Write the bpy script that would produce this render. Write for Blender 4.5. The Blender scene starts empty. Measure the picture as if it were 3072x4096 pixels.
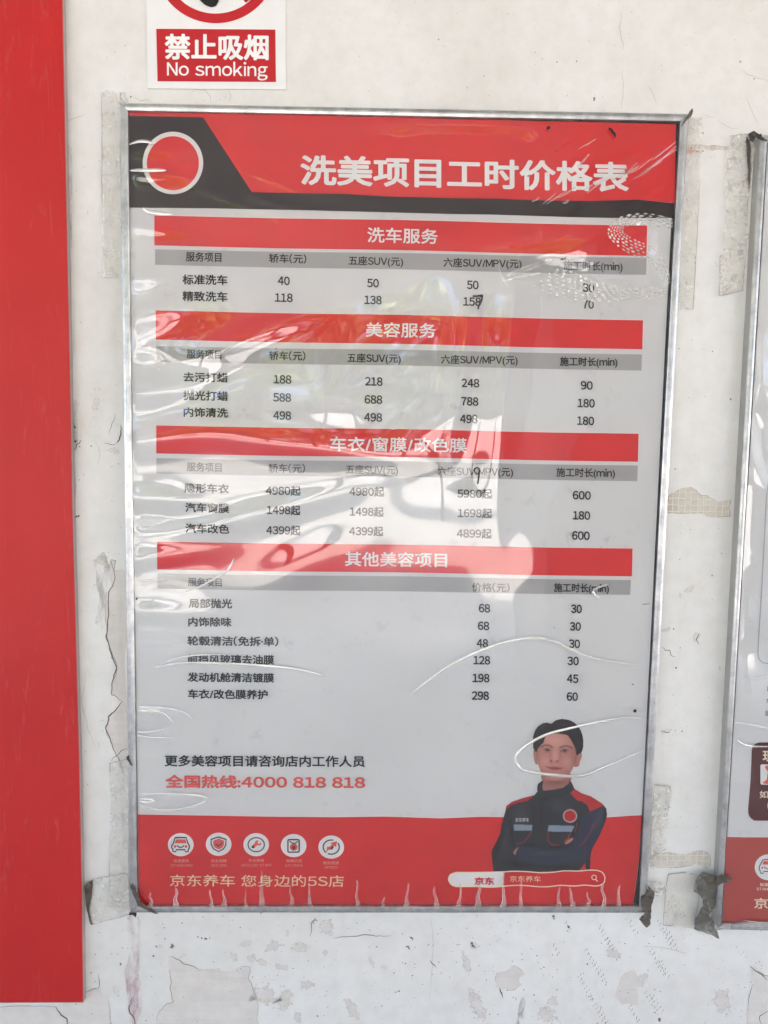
import bpy, math, random
import numpy as np
from mathutils import Vector, Matrix

random.seed(7)
scene = bpy.context.scene
C = scene.collection

# ------------------------------------------------------------------ camera
CAM = Vector((0.36356889, -1.06301026, 0.71530429))
CAMR = Matrix(((0.99976271, -0.01336514, -0.01720139),
               (-0.01599505, 0.08564964, -0.99619692),
               (0.0147876, 0.99623567, 0.08541554)))
FPX = 2900.0                       # focal length in pixels of the 3072x4096 photograph
cd = bpy.data.cameras.new("camera")
cd.sensor_fit = 'VERTICAL'
cd.sensor_height = 36.0
cd.lens = FPX / 4096.0 * 36.0
cd.clip_start = 0.02
cd.clip_end = 400.0
cam = bpy.data.objects.new("camera", cd)
cam.matrix_world = Matrix.Translation(CAM) @ CAMR.to_4x4()
C.objects.link(cam)
scene.camera = cam

# ------------------------------------------------------------------ light
TO_SUN = Vector((0.62, 0.40, 0.95)).normalized()
sun_el = math.asin(TO_SUN.z)
sun_az = math.atan2(TO_SUN.x, TO_SUN.y)
w = bpy.data.worlds.new("World")
scene.world = w
w.use_nodes = True
nt = w.node_tree
nt.nodes.clear()
sky = nt.nodes.new('ShaderNodeTexSky')
sky.sky_type = 'NISHITA'
sky.sun_disc = False
sky.sun_elevation = sun_el
sky.sun_rotation = sun_az
sky.dust_density = 4.0
sky.air_density = 0.55
sky.ozone_density = 0.5
bg = nt.nodes.new('ShaderNodeBackground')
bg.inputs['Strength'].default_value = 0.15
wo = nt.nodes.new('ShaderNodeOutputWorld')
nt.links.new(sky.outputs[0], bg.inputs[0])
nt.links.new(bg.outputs[0], wo.inputs[0])
sd = bpy.data.lights.new("sun", 'SUN')
sd.energy = 2.4
sd.angle = math.radians(0.53)
sd.color = (1.0, 0.955, 0.89)
sun = bpy.data.objects.new("sun", sd)
sun.rotation_euler = TO_SUN.to_track_quat('Z', 'Y').to_euler()
C.objects.link(sun)
vs = scene.view_settings
vs.view_transform = 'Standard'
vs.look = 'None'
vs.gamma = 1.0
vs.use_curve_mapping = False
vs.exposure = 3.36

# ------------------------------------------------------------------ helpers
def un(u, v, y=0.0):
    """photo pixel (3072x4096) -> the point of the plane Y=y seen there"""
    d = CAMR @ Vector(((u - 1536.0) / FPX, -(v - 2048.0) / FPX, -1.0))
    return CAM + d * ((y - CAM.y) / d.y)

def proj(P):
    d = CAMR.transposed() @ (P - CAM)
    return 1536.0 + FPX * d.x / -d.z, 2048.0 - FPX * d.y / -d.z

S = 3072 / 1659.0                  # overview measurements are on a 1659 wide copy
K = 1536 / 1659.0
def g(*pts):
    return [(x * S, y * S) for x, y in pts]
ORG = {1: (0, 0), 2: (1536, 0), 3: (0, 1024), 4: (1536, 1024), 5: (0, 2048), 6: (1536, 2048), 7: (0, 3072), 8: (1536, 3072)}
def q(k, *pts):
    ox, oy = ORG[k]
    return [(ox + x * K, oy + y * K) for x, y in pts]
def z(ox, oy, s, *pts):
    return [(ox + x * s, oy + y * s) for x, y in pts]

def lin(c):
    c = c / 255.0
    return c / 12.92 if c <= 0.04045 else ((c + 0.055) / 1.055) ** 2.4
def srgb(r, g_, b, k=1.0):
    return (lin(r) * k, lin(g_) * k, lin(b) * k, 1.0)

def link(o, parent=None):
    C.objects.link(o)
    if parent is not None:
        o.parent = parent
    return o

def tag(o, label=None, cat=None, group=None, kind=None):
    if label: o['label'] = label
    if cat: o['category'] = cat
    if group: o['group'] = group
    if kind: o['kind'] = kind
    return o

def thing(name, loc, label, cat, group=None):
    o = bpy.data.objects.new(name, None)
    o.empty_display_size = 0.05
    o.location = loc
    C.objects.link(o)
    return tag(o, label, cat, group)

def org(parent):
    v = Vector((0, 0, 0))
    while parent is not None:
        v = v + Vector(parent.location)
        parent = parent.parent
    return v

class MB:
    def __init__(self):
        self.v = []; self.f = []; self.m = []
    def add(self, vs, fs, mi=0):
        n = len(self.v)
        self.v += [tuple(p) for p in vs]
        self.f += [tuple(i + n for i in f) for f in fs]
        self.m += [mi] * len(fs)
    def poly(self, pts, y, mi=0):
        """flat polygon from photo pixels on the plane Y=y, facing the viewer"""
        P = [un(u, v, y) for u, v in pts]
        a = sum(P[i].x * P[(i + 1) % len(P)].z - P[(i + 1) % len(P)].x * P[i].z for i in range(len(P)))
        idx = list(range(len(P)))
        if a < 0: idx.reverse()
        self.add(P, [idx], mi)
    def slab(self, pts, y0, y1, mi=0):
        """polygon with thickness: front face at y1 (nearer), back edge at y0"""
        P = [un(u, v, y1) for u, v in pts]
        a = sum(P[i].x * P[(i + 1) % len(P)].z - P[(i + 1) % len(P)].x * P[i].z for i in range(len(P)))
        if a < 0: P.reverse()
        n = len(P)
        B = [Vector((p.x, y0, p.z)) for p in P]
        self.add(P + B, [list(range(n))] + [(i, i + n, (i + 1) % n + n, (i + 1) % n) for i in range(n)], mi)
    def ribbon(self, pts, wd, y, mi=0, taper=True):
        """thin line on the plane along photo pixels, width in pixels"""
        P = [Vector(p) for p in pts]
        n = len(P)
        L = []; R = []
        for i in range(n):
            t = (P[min(i + 1, n - 1)] - P[max(i - 1, 0)])
            if t.length < 1e-6: t = Vector((1, 0))
            t.normalize()
            nrm = Vector((-t.y, t.x))
            k = wd if not callable(wd) else wd(i / (n - 1))
            if taper and not callable(wd): k = wd * (0.35 + 0.65 * math.sin(math.pi * i / (n - 1)))
            L.append(un(*(P[i] + nrm * k / 2), y)); R.append(un(*(P[i] - nrm * k / 2), y))
        self.add(L + R, [(i, i + 1, n + i + 1, n + i) for i in range(n - 1)], mi)
    def build(self, name, mats, parent=None, smooth=False):
        o0 = org(parent)
        me = bpy.data.meshes.new(name)
        me.from_pydata([(p[0] - o0.x, p[1] - o0.y, p[2] - o0.z) for p in self.v], [], self.f)
        for m in (mats if isinstance(mats, (list, tuple)) else [mats]):
            me.materials.append(m)
        me.polygons.foreach_set('material_index', self.m)
        if smooth:
            me.polygons.foreach_set('use_smooth', [True] * len(me.polygons))
        me.update()
        return link(bpy.data.objects.new(name, me), parent)

def arc(cx, cy, rx, ry=None, a0=0, a1=360, n=40, close=True):
    ry = rx if ry is None else ry
    m = n if close and abs(a1 - a0) >= 360 else n + 1
    return [(cx + rx * math.cos(math.radians(a0 + (a1 - a0) * i / n)), cy + ry * math.sin(math.radians(a0 + (a1 - a0) * i / n))) for i in range(m)]

def rounded(x0, y0, x1, y1, r, n=6):
    o = []
    for cx, cy, a in ((x1 - r, y0 + r, -90), (x1 - r, y1 - r, 0), (x0 + r, y1 - r, 90), (x0 + r, y0 + r, 180)):
        o += arc(cx, cy, r, r, a, a + 90, n, False)
    return o

def spline(pts, n=10, closed=False):
    P = [Vector(p) for p in pts]
    out = []
    N = len(P)
    for i in range(N if closed else N - 1):
        if closed:
            p0, p1, p2, p3 = P[(i - 1) % N], P[i], P[(i + 1) % N], P[(i + 2) % N]
        else:
            p0, p1, p2, p3 = P[max(i - 1, 0)], P[i], P[i + 1], P[min(i + 2, N - 1)]
        for k in range(n):
            t = k / n
            out.append(tuple(0.5 * ((2 * p1) + (p2 - p0) * t + (2 * p0 - 5 * p1 + 4 * p2 - p3) * t * t + (3 * p1 - p0 - 3 * p2 + p3) * t ** 3)))
    if not closed: out.append(tuple(P[-1]))
    return out

def jag(pts, amp, levels=3, rnd=random, closed=True):
    """roughen an outline by midpoint displacement"""
    P = [tuple(p) for p in pts]
    for lv in range(levels):
        o = []
        n = len(P)
        for i in range(n if closed else n - 1):
            a, b = P[i], P[(i + 1) % n]
            o.append(a)
            d = math.hypot(b[0] - a[0], b[1] - a[1])
            k = min(amp, d * 0.18) / (1.5 ** lv)
            o.append(((a[0] + b[0]) / 2 + rnd.uniform(-k, k), (a[1] + b[1]) / 2 + rnd.uniform(-k, k)))
        if not closed: o.append(P[-1])
        P = o
    return P

def blob(cx, cy, rx, ry, rot=0, n=9, rnd=random, amp=0.35):
    o = []
    for i in range(n):
        a = 2 * math.pi * i / n
        k = 1 + rnd.uniform(-amp, amp)
        x, y = rx * k * math.cos(a), ry * k * math.sin(a)
        o.append((cx + x * math.cos(rot) - y * math.sin(rot), cy + x * math.sin(rot) + y * math.cos(rot)))
    return o

# ------------------------------------------------------------------ materials
def mat(name, col, rough=0.6, metal=0.0, spec=0.5):
    m = bpy.data.materials.new(name)
    m.use_nodes = True
    b = m.node_tree.nodes['Principled BSDF']
    b.inputs['Base Color'].default_value = col
    b.inputs['Roughness'].default_value = rough
    b.inputs['Metallic'].default_value = metal
    b.inputs['Specular IOR Level'].default_value = spec
    return m

def nd(m, t, **kw):
    n = m.node_tree.nodes.new(t)
    for k, v in kw.items():
        if k in n.inputs: n.inputs[k].default_value = v
        else: setattr(n, k, v)
    return n
def ln(m, a, b): m.node_tree.links.new(a, b)
def bsdf(m): return m.node_tree.nodes['Principled BSDF']

def coords(m):
    return nd(m, 'ShaderNodeTexCoord').outputs['Object']

def noise(m, scale, detail=4, rough=0.55, vec=None, dist=0.0):
    n = nd(m, 'ShaderNodeTexNoise')
    n.inputs['Scale'].default_value = scale
    n.inputs['Detail'].default_value = detail
    n.inputs['Roughness'].default_value = rough
    n.inputs['Distortion'].default_value = dist
    ln(m, vec if vec is not None else coords(m), n.inputs['Vector'])
    return n.outputs['Fac']

def ramp(m, fac, stops):
    r = nd(m, 'ShaderNodeValToRGB')
    e = r.color_ramp.elements
    while len(e) < len(stops): e.new(0.5)
    for i, (p, c) in enumerate(stops):
        e[i].position = p
        e[i].color = c if len(c) == 4 else (*c, 1)
    ln(m, fac, r.inputs[0])
    return r.outputs[0]

def mixc(m, fac, a, b):
    x = nd(m, 'ShaderNodeMix', data_type='RGBA')
    for v, i in ((fac, 0), (a, 6), (b, 7)):
        if hasattr(v, 'links'): ln(m, v, x.inputs[i])
        else: x.inputs[i].default_value = v
    return x.outputs[2]

def mth(m, op, a, b=None, clamp=False):
    x = nd(m, 'ShaderNodeMath', operation=op, use_clamp=clamp)
    for v, i in ((a, 0), (b, 1)):
        if v is None: continue
        if hasattr(v, 'links'): ln(m, v, x.inputs[i])
        else: x.inputs[i].default_value = v
    return x.outputs[0]

def bump(m, h, dist=0.001, strength=1.0):
    b = nd(m, 'ShaderNodeBump')
    b.inputs['Distance'].default_value = dist
    b.inputs['Strength'].default_value = strength
    ln(m, h, b.inputs['Height'])
    ln(m, b.outputs[0], bsdf(m).inputs['Normal'])

def scalev(m, sx, sy, sz, rot=(0, 0, 0)):
    mp = nd(m, 'ShaderNodeMapping')
    mp.inputs['Scale'].default_value = (sx, sy, sz)
    mp.inputs['Rotation'].default_value = rot
    ln(m, coords(m), mp.inputs['Vector'])
    return mp.outputs[0]

B4, W4 = (0, 0, 0, 1), (1, 1, 1, 1)

def printed(name, col, var=0.06, rough=0.55):
    """ink on poster paper: slight unevenness and dust"""
    m = mat(name, col, rough, 0, 0.3)
    dk = tuple(c * (1 - var * 2) for c in col[:3]) + (1,)
    f = ramp(m, noise(m, 14, 5), [(0.3, B4), (0.7, W4)])
    ln(m, mixc(m, f, dk, col), bsdf(m).inputs['Base Color'])
    return m

M = {}
M['paper'] = None  # set below

# wall: cream white emulsion, stains, specks, thin places where plaster shows
def wall_material():
    m = mat('painted wall', (0.8, 0.79, 0.77, 1), 0.6, 0, 0.35)
    co = coords(m)
    sep = nd(m, 'ShaderNodeSeparateXYZ'); ln(m, co, sep.inputs[0])
    big = ramp(m, noise(m, 3.2, 7, 0.62), [(0.30, (0.665, 0.645, 0.60)), (0.5, (0.73, 0.715, 0.68)), (0.68, (0.775, 0.765, 0.735))])
    mott = ramp(m, noise(m, 38, 6, 0.65), [(0.3, (0.93, 0.925, 0.91)), (0.6, W4)])
    mm = nd(m, 'ShaderNodeMix', data_type='RGBA', blend_type='MULTIPLY'); mm.inputs[0].default_value = 1
    ln(m, big, mm.inputs[6]); ln(m, mott, mm.inputs[7]); big = mm.outputs[2]
    # grubby vertical smears
    sm = ramp(m, noise(m, 9, 6, 0.7, scalev(m, 2.2, 1, 0.55)), [(0.60, B4), (0.80, W4)])
    c = mixc(m, mth(m, 'MULTIPLY', sm, 0.35), big, (0.55, 0.51, 0.45, 1))
    # flaking: only low on the wall
    low = mth(m, 'SUBTRACT', 0.075, sep.outputs[2])
    low = mth(m, 'MULTIPLY', low, 5.0, True)
    fl = noise(m, 17, 9, 0.62, scalev(m, 1, 1, 0.8), 0.6)
    thr = mth(m, 'SUBTRACT', 0.74, mth(m, 'MULTIPLY', low, 0.115))
    mask = mth(m, 'MULTIPLY', mth(m, 'SUBTRACT', fl, thr), 60, True)
    mask = mth(m, 'MULTIPLY', mask, mth(m, 'GREATER_THAN', low, 0.01))
    plaster = ramp(m, noise(m, 60, 4), [(0.3, (0.62, 0.575, 0.53)), (0.7, (0.70, 0.66, 0.61))])
    c = mixc(m, mask, c, plaster)
    # specks
    v = nd(m, 'ShaderNodeTexVoronoi'); v.inputs['Scale'].default_value = 60; ln(m, co, v.inputs['Vector'])
    rnd = nd(m, 'ShaderNodeSeparateColor'); ln(m, v.outputs['Color'], rnd.inputs[0])
    dot = mth(m, 'MULTIPLY', mth(m, 'LESS_THAN', v.outputs['Distance'], mth(m, 'MULTIPLY', rnd.outputs[1], 0.085)),
              mth(m, 'GREATER_THAN', rnd.outputs[0], 0.86))
    c = mixc(m, mth(m, 'MULTIPLY', dot, 0.7), c, (0.12, 0.10, 0.09, 1))
    # hair-thin dark scratches
    sc = noise(m, 26, 8, 0.75, scalev(m, 1.0, 1, 1.6), 1.5)
    scm = mth(m, 'MULTIPLY', mth(m, 'LESS_THAN', mth(m, 'ABSOLUTE', mth(m, 'SUBTRACT', sc, 0.69)), 0.0035), 0.5)
    c = mixc(m, scm, c, (0.25, 0.23, 0.21, 1))
    ln(m, c, bsdf(m).inputs['Base Color'])
    h = mth(m, 'ADD', mth(m, 'MULTIPLY', noise(m, 330, 3), 0.10), mth(m, 'MULTIPLY', noise(m, 24, 5), 0.6))
    h = mth(m, 'SUBTRACT', h, mth(m, 'MULTIPLY', mask, 0.55))
    bump(m, h, 0.0012, 0.7)
    return m
M['wall'] = wall_material()

def plaster_material():
    m = mat('bare plaster', (0.6, 0.57, 0.53, 1), 0.8, 0, 0.2)
    c = ramp(m, noise(m, 30, 6, 0.65), [(0.3, (0.62, 0.575, 0.53)), (0.7, (0.71, 0.67, 0.625))])
    st = ramp(m, noise(m, 12, 6, 0.6, scalev(m, 0.3, 1, 14)), [(0.5, W4), (0.75, (0.94, 0.935, 0.93))])
    x = nd(m, 'ShaderNodeMix', data_type='RGBA', blend_type='MULTIPLY'); x.inputs[0].default_value = 1
    ln(m, c, x.inputs[6]); ln(m, st, x.inputs[7])
    ln(m, x.outputs[2], bsdf(m).inputs['Base Color'])
    bump(m, noise(m, 160, 5), 0.0006, 0.6)
    return m
M['plaster'] = plaster_material()
M['crack'] = mat('dark crack', (0.10, 0.085, 0.07, 1), 0.9)
M['crack_pale'] = mat('fine crack', (0.42, 0.39, 0.35, 1), 0.9)

def mesh_tape_material():
    m = mat('joint tape plaster', (0.6, 0.55, 0.47, 1), 0.85, 0, 0.2)
    br = nd(m, 'ShaderNodeTexBrick')
    br.offset = 0.0
    br.inputs['Scale'].default_value = 1.0
    br.inputs['Brick Width'].default_value = 0.0095
    br.inputs['Row Height'].default_value = 0.0095
    br.inputs['Mortar Size'].default_value = 0.0010
    br.inputs['Mortar Smooth'].default_value = 0.6
    br.inputs['Color1'].default_value = (0.62, 0.565, 0.48, 1)
    br.inputs['Color2'].default_value = (0.55, 0.50, 0.42, 1)
    br.inputs['Mortar'].default_value = (0.72, 0.69, 0.62, 1)
    cmb = nd(m, 'ShaderNodeCombineXYZ'); sp = nd(m, 'ShaderNodeSeparateXYZ')
    vv = nd(m, 'ShaderNodeVectorMath', operation='ADD')
    nn = nd(m, 'ShaderNodeTexNoise'); nn.inputs['Scale'].default_value = 60
    ln(m, coords(m), nn.inputs['Vector'])
    s2 = nd(m, 'ShaderNodeVectorMath', operation='SCALE'); s2.inputs['Scale'].default_value = 0.004
    ln(m, nn.outputs['Color'], s2.inputs[0])
    ln(m, coords(m), vv.inputs[0]); ln(m, s2.outputs[0], vv.inputs[1])
    ln(m, vv.outputs[0], sp.inputs[0])
    ln(m, sp.outputs[0], cmb.inputs[0]); ln(m, sp.outputs[2], cmb.inputs[1])
    ln(m, cmb.outputs[0], br.inputs['Vector'])
    ln(m, br.outputs['Color'], bsdf(m).inputs['Base Color'])
    bump(m, br.outputs['Fac'], 0.0008, 0.8)
    return m
M['mesh_tape'] = mesh_tape_material()

def paper_material():
    m = mat('poster paper', (0.7, 0.7, 0.7, 1), 0.55, 0, 0.3)
    c = ramp(m, noise(m, 5, 4), [(0.3, (0.685, 0.68, 0.675)), (0.7, (0.745, 0.74, 0.735))])
    mo = noise(m, 34, 7, 0.72)
    reg = ramp(m, noise(m, 4.2, 3, 0.5), [(0.42, B4), (0.62, W4)])
    mold = mth(m, 'MULTIPLY', ramp(m, mo, [(0.58, B4), (0.78, W4)]), reg)
    c = mixc(m, mth(m, 'MULTIPLY', mold, 0.45), c, (0.22, 0.22, 0.22, 1))
    v = nd(m, 'ShaderNodeTexVoronoi'); v.inputs['Scale'].default_value = 55; ln(m, coords(m), v.inputs['Vector'])
    rr = nd(m, 'ShaderNodeSeparateColor'); ln(m, v.outputs['Color'], rr.inputs[0])
    dot = mth(m, 'MULTIPLY', mth(m, 'LESS_THAN', v.outputs['Distance'], mth(m, 'MULTIPLY', rr.outputs[1], 0.07)), mth(m, 'GREATER_THAN', rr.outputs[0], 0.90))
    c = mixc(m, mth(m, 'MULTIPLY', dot, 0.75), c, (0.06, 0.06, 0.06, 1))
    ln(m, c, bsdf(m).inputs['Base Color'])
    return m
M['paper'] = paper_material()
M['ink_red'] = printed('red ink', (0.78, 0.030, 0.034, 1), 0.05)
M['ink_red_low'] = printed('strong red ink', (0.74, 0.024, 0.026, 1), 0.07)
M['ink_dark'] = printed('dark brown ink', (0.030, 0.020, 0.020, 1), 0.1)
M['ink_grey'] = printed('grey ink', (0.43, 0.425, 0.42, 1), 0.05)
M['ink_white'] = printed('unprinted white', (0.86, 0.845, 0.83, 1), 0.03)
M['ink_black'] = mat('black ink', (0.012, 0.012, 0.012, 1), 0.5, 0, 0.3)
M['ink_text'] = mat('soft black ink', (0.013, 0.013, 0.013, 1), 0.5, 0, 0.3)
M['ink_coral'] = printed('coral red ink', (0.80, 0.11, 0.09, 1), 0.03)
M['ink_gold'] = mat('cream gold ink', (0.92, 0.66, 0.44, 1), 0.5, 0, 0.3)
M['ink_cream'] = mat('cream ink', (0.95, 0.78, 0.60, 1), 0.5, 0, 0.3)
M['ink_faint'] = mat('faded pink ink', (0.80, 0.30, 0.26, 1), 0.5, 0, 0.3)
M['ink_navy'] = mat('navy line ink', (0.05, 0.06, 0.08, 1), 0.5)
M['ink_maroon'] = printed('maroon ink', (0.11, 0.018, 0.018, 1), 0.06)
M['ink_brick'] = printed('faded brick red ink', (0.50, 0.075, 0.06, 1), 0.06)
M['ink_line'] = mat('blue grey line ink', (0.30, 0.34, 0.42, 1), 0.5)
M['marker'] = mat('black marker', (0.010, 0.009, 0.009, 1), 0.45)

def metal_material():
    m = mat('brushed aluminium', (0.80, 0.80, 0.80, 1), 0.34, 0.95, 0.5)
    c = ramp(m, noise(m, 40, 6, 0.7), [(0.35, (0.38, 0.385, 0.39)), (0.6, (0.58, 0.58, 0.58))])
    gr = mth(m, 'MULTIPLY', ramp(m, noise(m, 55, 8, 0.75), [(0.60, B4), (0.74, W4)]), ramp(m, noise(m, 5, 3), [(0.45, B4), (0.65, W4)]))
    c = mixc(m, mth(m, 'MULTIPLY', gr, 0.75), c, (0.10, 0.08, 0.06, 1))
    ln(m, c, bsdf(m).inputs['Base Color'])
    ln(m, ramp(m, noise(m, 25, 5), [(0.3, (0.28,) * 3), (0.7, (0.48,) * 3)]), bsdf(m).inputs['Roughness'])
    return m
M['metal'] = metal_material()
M['frame_back'] = mat('dark frame tray', (0.02, 0.018, 0.018, 1), 0.7)
M['frame_side'] = printed('grubby frame side', (0.42, 0.41, 0.37, 1), 0.12, 0.5)

def film_material(name, refl, rough=0.03, haze=0.012, dust=(0.7, 0.69, 0.68, 1)):
    """clear plastic film: see-through with a glossy reflection and a trace of dust; fold variants paint glints with it"""
    m = bpy.data.materials.new(name)
    m.use_nodes = True
    t = m.node_tree
    t.nodes.clear()
    out = nd(m, 'ShaderNodeOutputMaterial')
    tr = nd(m, 'ShaderNodeBsdfTransparent'); tr.inputs[0].default_value = (0.99, 0.99, 0.99, 1)
    gl = nd(m, 'ShaderNodeBsdfGlossy'); gl.inputs['Roughness'].default_value = rough
    df = nd(m, 'ShaderNodeBsdfDiffuse'); df.inputs[0].default_value = dust
    lw = nd(m, 'ShaderNodeLayerWeight'); lw.inputs[0].default_value = 0.35
    mx = nd(m, 'ShaderNodeMixShader'); m2 = nd(m, 'ShaderNodeMixShader')
    fac = mth(m, 'ADD', mth(m, 'MULTIPLY', lw.outputs['Fresnel'], 0.45), refl, True)
    ln(m, mth(m, 'MULTIPLY', ramp(m, noise(m, 9, 6, 0.65), [(0.3, (0.25,) * 3), (0.75, W4)]), haze), m2.inputs[0])
    ln(m, tr.outputs[0], m2.inputs[1]); ln(m, df.outputs[0], m2.inputs[2])
    ln(m, fac, mx.inputs[0])
    ln(m, m2.outputs[0], mx.inputs[1]); ln(m, gl.outputs[0], mx.inputs[2])
    ln(m, mx.outputs[0], out.inputs[0])
    return m
M['film'] = film_material('clear plastic film', 0.066)
M['film_whitened_glint'] = film_material('whitened fold and painted glint', 0.25, 0.10, 1.0, (0.97, 0.93, 0.86, 1))  # white diffuse paints reflected highlights; also the whitened pleat edges
M['film_milky_sheen'] = film_material('milky pleat and painted sheen', 0.10, 0.08, 0.34, (0.95, 0.88, 0.82, 1))  # pale diffuse paints sheen on wrinkles; also the milky pleat bodies
M['film_crease_glint'] = film_material('crease glint film', 0.14, 0.12, 0.45)

def tape_material(name, col, opac, dirt, rough=0.2):
    m = bpy.data.materials.new(name)
    m.use_nodes = True
    b = bsdf(m)
    b.inputs['Roughness'].default_value = rough
    b.inputs['Specular IOR Level'].default_value = 0.6
    dn = ramp(m, noise(m, 70, 8, 0.75), [(0.45, B4), (0.68, W4)])
    dm = mth(m, 'MULTIPLY', dn, dirt)
    c = mixc(m, dm, col, (0.10, 0.085, 0.065, 1))
    ln(m, c, b.inputs['Base Color'])
    al = mth(m, 'ADD', mth(m, 'MULTIPLY', ramp(m, noise(m, 30, 5), [(0.3, B4), (0.7, W4)]), 0.22), mth(m, 'ADD', mth(m, 'MULTIPLY', dm, 0.5), opac), True)
    ln(m, al, b.inputs['Alpha'])
    bump(m, noise(m, 90, 4), 0.0010, 0.22)
    return m
M['tape'] = tape_material('clear tape', (0.80, 0.765, 0.69, 1), 0.20, 0.10)
M['tape_dirty'] = tape_material('dirty clear tape', (0.80, 0.765, 0.68, 1), 0.20, 0.40)
M['tape_pale'] = tape_material('yellowed tape', (0.73, 0.69, 0.57, 1), 0.16, 0.10)
M['tape_edge'] = mat('grimy tape edge', (0.27, 0.24, 0.20, 1), 0.6)
M['tape_brown'] = tape_material('grimy folded tape', (0.075, 0.058, 0.042, 1), 0.84, 0.6, 0.38)
M['tape_black'] = tape_material('blackened tape', (0.025, 0.02, 0.017, 1), 0.85, 0.5)
M['tape_dark'] = tape_material('blackish tape sheet', (0.10, 0.092, 0.07, 1), 0.66, 0.6, 0.35)
M['red_stain'] = tape_material('red ink stain', (0.55, 0.02, 0.02, 1), 0.55, 0.2, 0.6)
M['pink_stain'] = None

# ------------------------------------------------------------------ text
_gl = {}
def glyph(ch):
    if ch in _gl: return _gl[ch]
    c = bpy.data.curves.new('glyph', 'FONT')
    c.body = ch
    c.size = 1.0
    c.resolution_u = 3
    o = bpy.data.objects.new('glyph', c)
    C.objects.link(o)
    me = bpy.data.meshes.new_from_object(o.evaluated_get(bpy.context.evaluated_depsgraph_get()))
    vs = [(v.co.x, v.co.y) for v in me.vertices]
    fs = [tuple(p.vertices) for p in me.polygons]
    bpy.data.objects.remove(o); bpy.data.curves.remove(c); bpy.data.meshes.remove(me)
    _gl[ch] = (vs, fs)
    return _gl[ch]

FW = {c: chr(ord(c) + 0xFEE0) for c in 'ABCDEFGHIJKLMNOPQRSTUVWXYZabcdefghijklmnopqrstuvwxyz0123456789'}
def layout(s, track=0.0, agap=0.075):
    items = []; x = 0.0
    for ch in s:
        if ch == ' ':
            x += 0.30; continue
        wide = ord(ch) > 0x2E80 and ch not in '（）'
        if wide:
            items.append((ch, x)); x += 1.0 + track
        else:
            vs, fs = glyph(FW.get(ch, ch))
            x0 = min(v[0] for v in vs); x1 = max(v[0] for v in vs)
            items.append((FW.get(ch, ch), x - x0 + agap * 0.5)); x += (x1 - x0) + agap
            if ch in '（）': x += 0.06
    return items

def text(name, s, xL, yL, xR, yR, h, y, m, parent, bold=0.0, frame='g', track=0.0, agap=0.075, mb=None):
    """lettering fitted between two photo points; h = letter height, all in overview pixels unless frame='px'"""
    k = S if frame == 'g' else 1.0
    if mb is None: MBx = MB()
    else: MBx = mb
    it = layout(s, track, agap)
    X0 = 1e9; X1 = -1e9; Y0 = 1e9; Y1 = -1e9
    for ch, ox in it:
        vs, fs = glyph(ch)
        X0 = min(X0, ox + min(v[0] for v in vs)); X1 = max(X1, ox + max(v[0] for v in vs))
        if ch not in '()（）/:·ｇｐｙ，':
            Y0 = min(Y0, min(v[1] for v in vs)); Y1 = max(Y1, max(v[1] for v in vs))
    if Y1 < Y0: Y0, Y1 = 0, 0.7
    X0 -= bold; X1 += bold; Y0 -= bold; Y1 += bold
    offs = [(0, 0)]
    if bold:
        nb = 8 if bold > 0.012 else 4
        offs += [(bold * math.cos(2 * math.pi * (i + .5) / nb), bold * math.sin(2 * math.pi * (i + .5) / nb)) for i in range(nb)]
    for bi, (bx, by) in enumerate(offs):
        yy = y - bi * 0.000012
        for ch, ox in it:
            vs, fs = glyph(ch)
            P = []
            for vx, vy in vs:
                tx = (vx + ox + bx - X0) / (X1 - X0); ty = (vy + by - Y0) / (Y1 - Y0) - 0.5
                P.append(un((xL + (xR - xL) * tx) * k, (yL + (yR - yL) * tx - ty * h) * k, yy))
            MBx.add(P, fs)
    if mb is None:
        return MBx.build(name, m, parent)

# ------------------------------------------------------------------ depths (metres, + is into the wall)
YW = 0.018      # wall face
YS = 0.0062     # poster sheet
L1, L2, L3, L4 = YS - 0.0003, YS - 0.0006, YS - 0.0009, YS - 0.0012
YF = 0.0018     # film rest position

exec_parts = []
# ================================================================== SETTING
GZ = -0.86
b = MB()
b.add([(-60, YW, GZ), (60, YW, GZ), (60, -120, GZ), (-60, -120, GZ)], [(0, 1, 2, 3)][::1])
gm = mat('concrete forecourt', (0.2, 0.19, 0.18, 1), 0.8)
ln(gm, ramp(gm, noise(gm, 1.3, 6), [(0.3, (0.44, 0.425, 0.39)), (0.7, (0.55, 0.535, 0.50))]), bsdf(gm).inputs['Base Color'])
tag(b.build('ground', gm), kind='structure')

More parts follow.
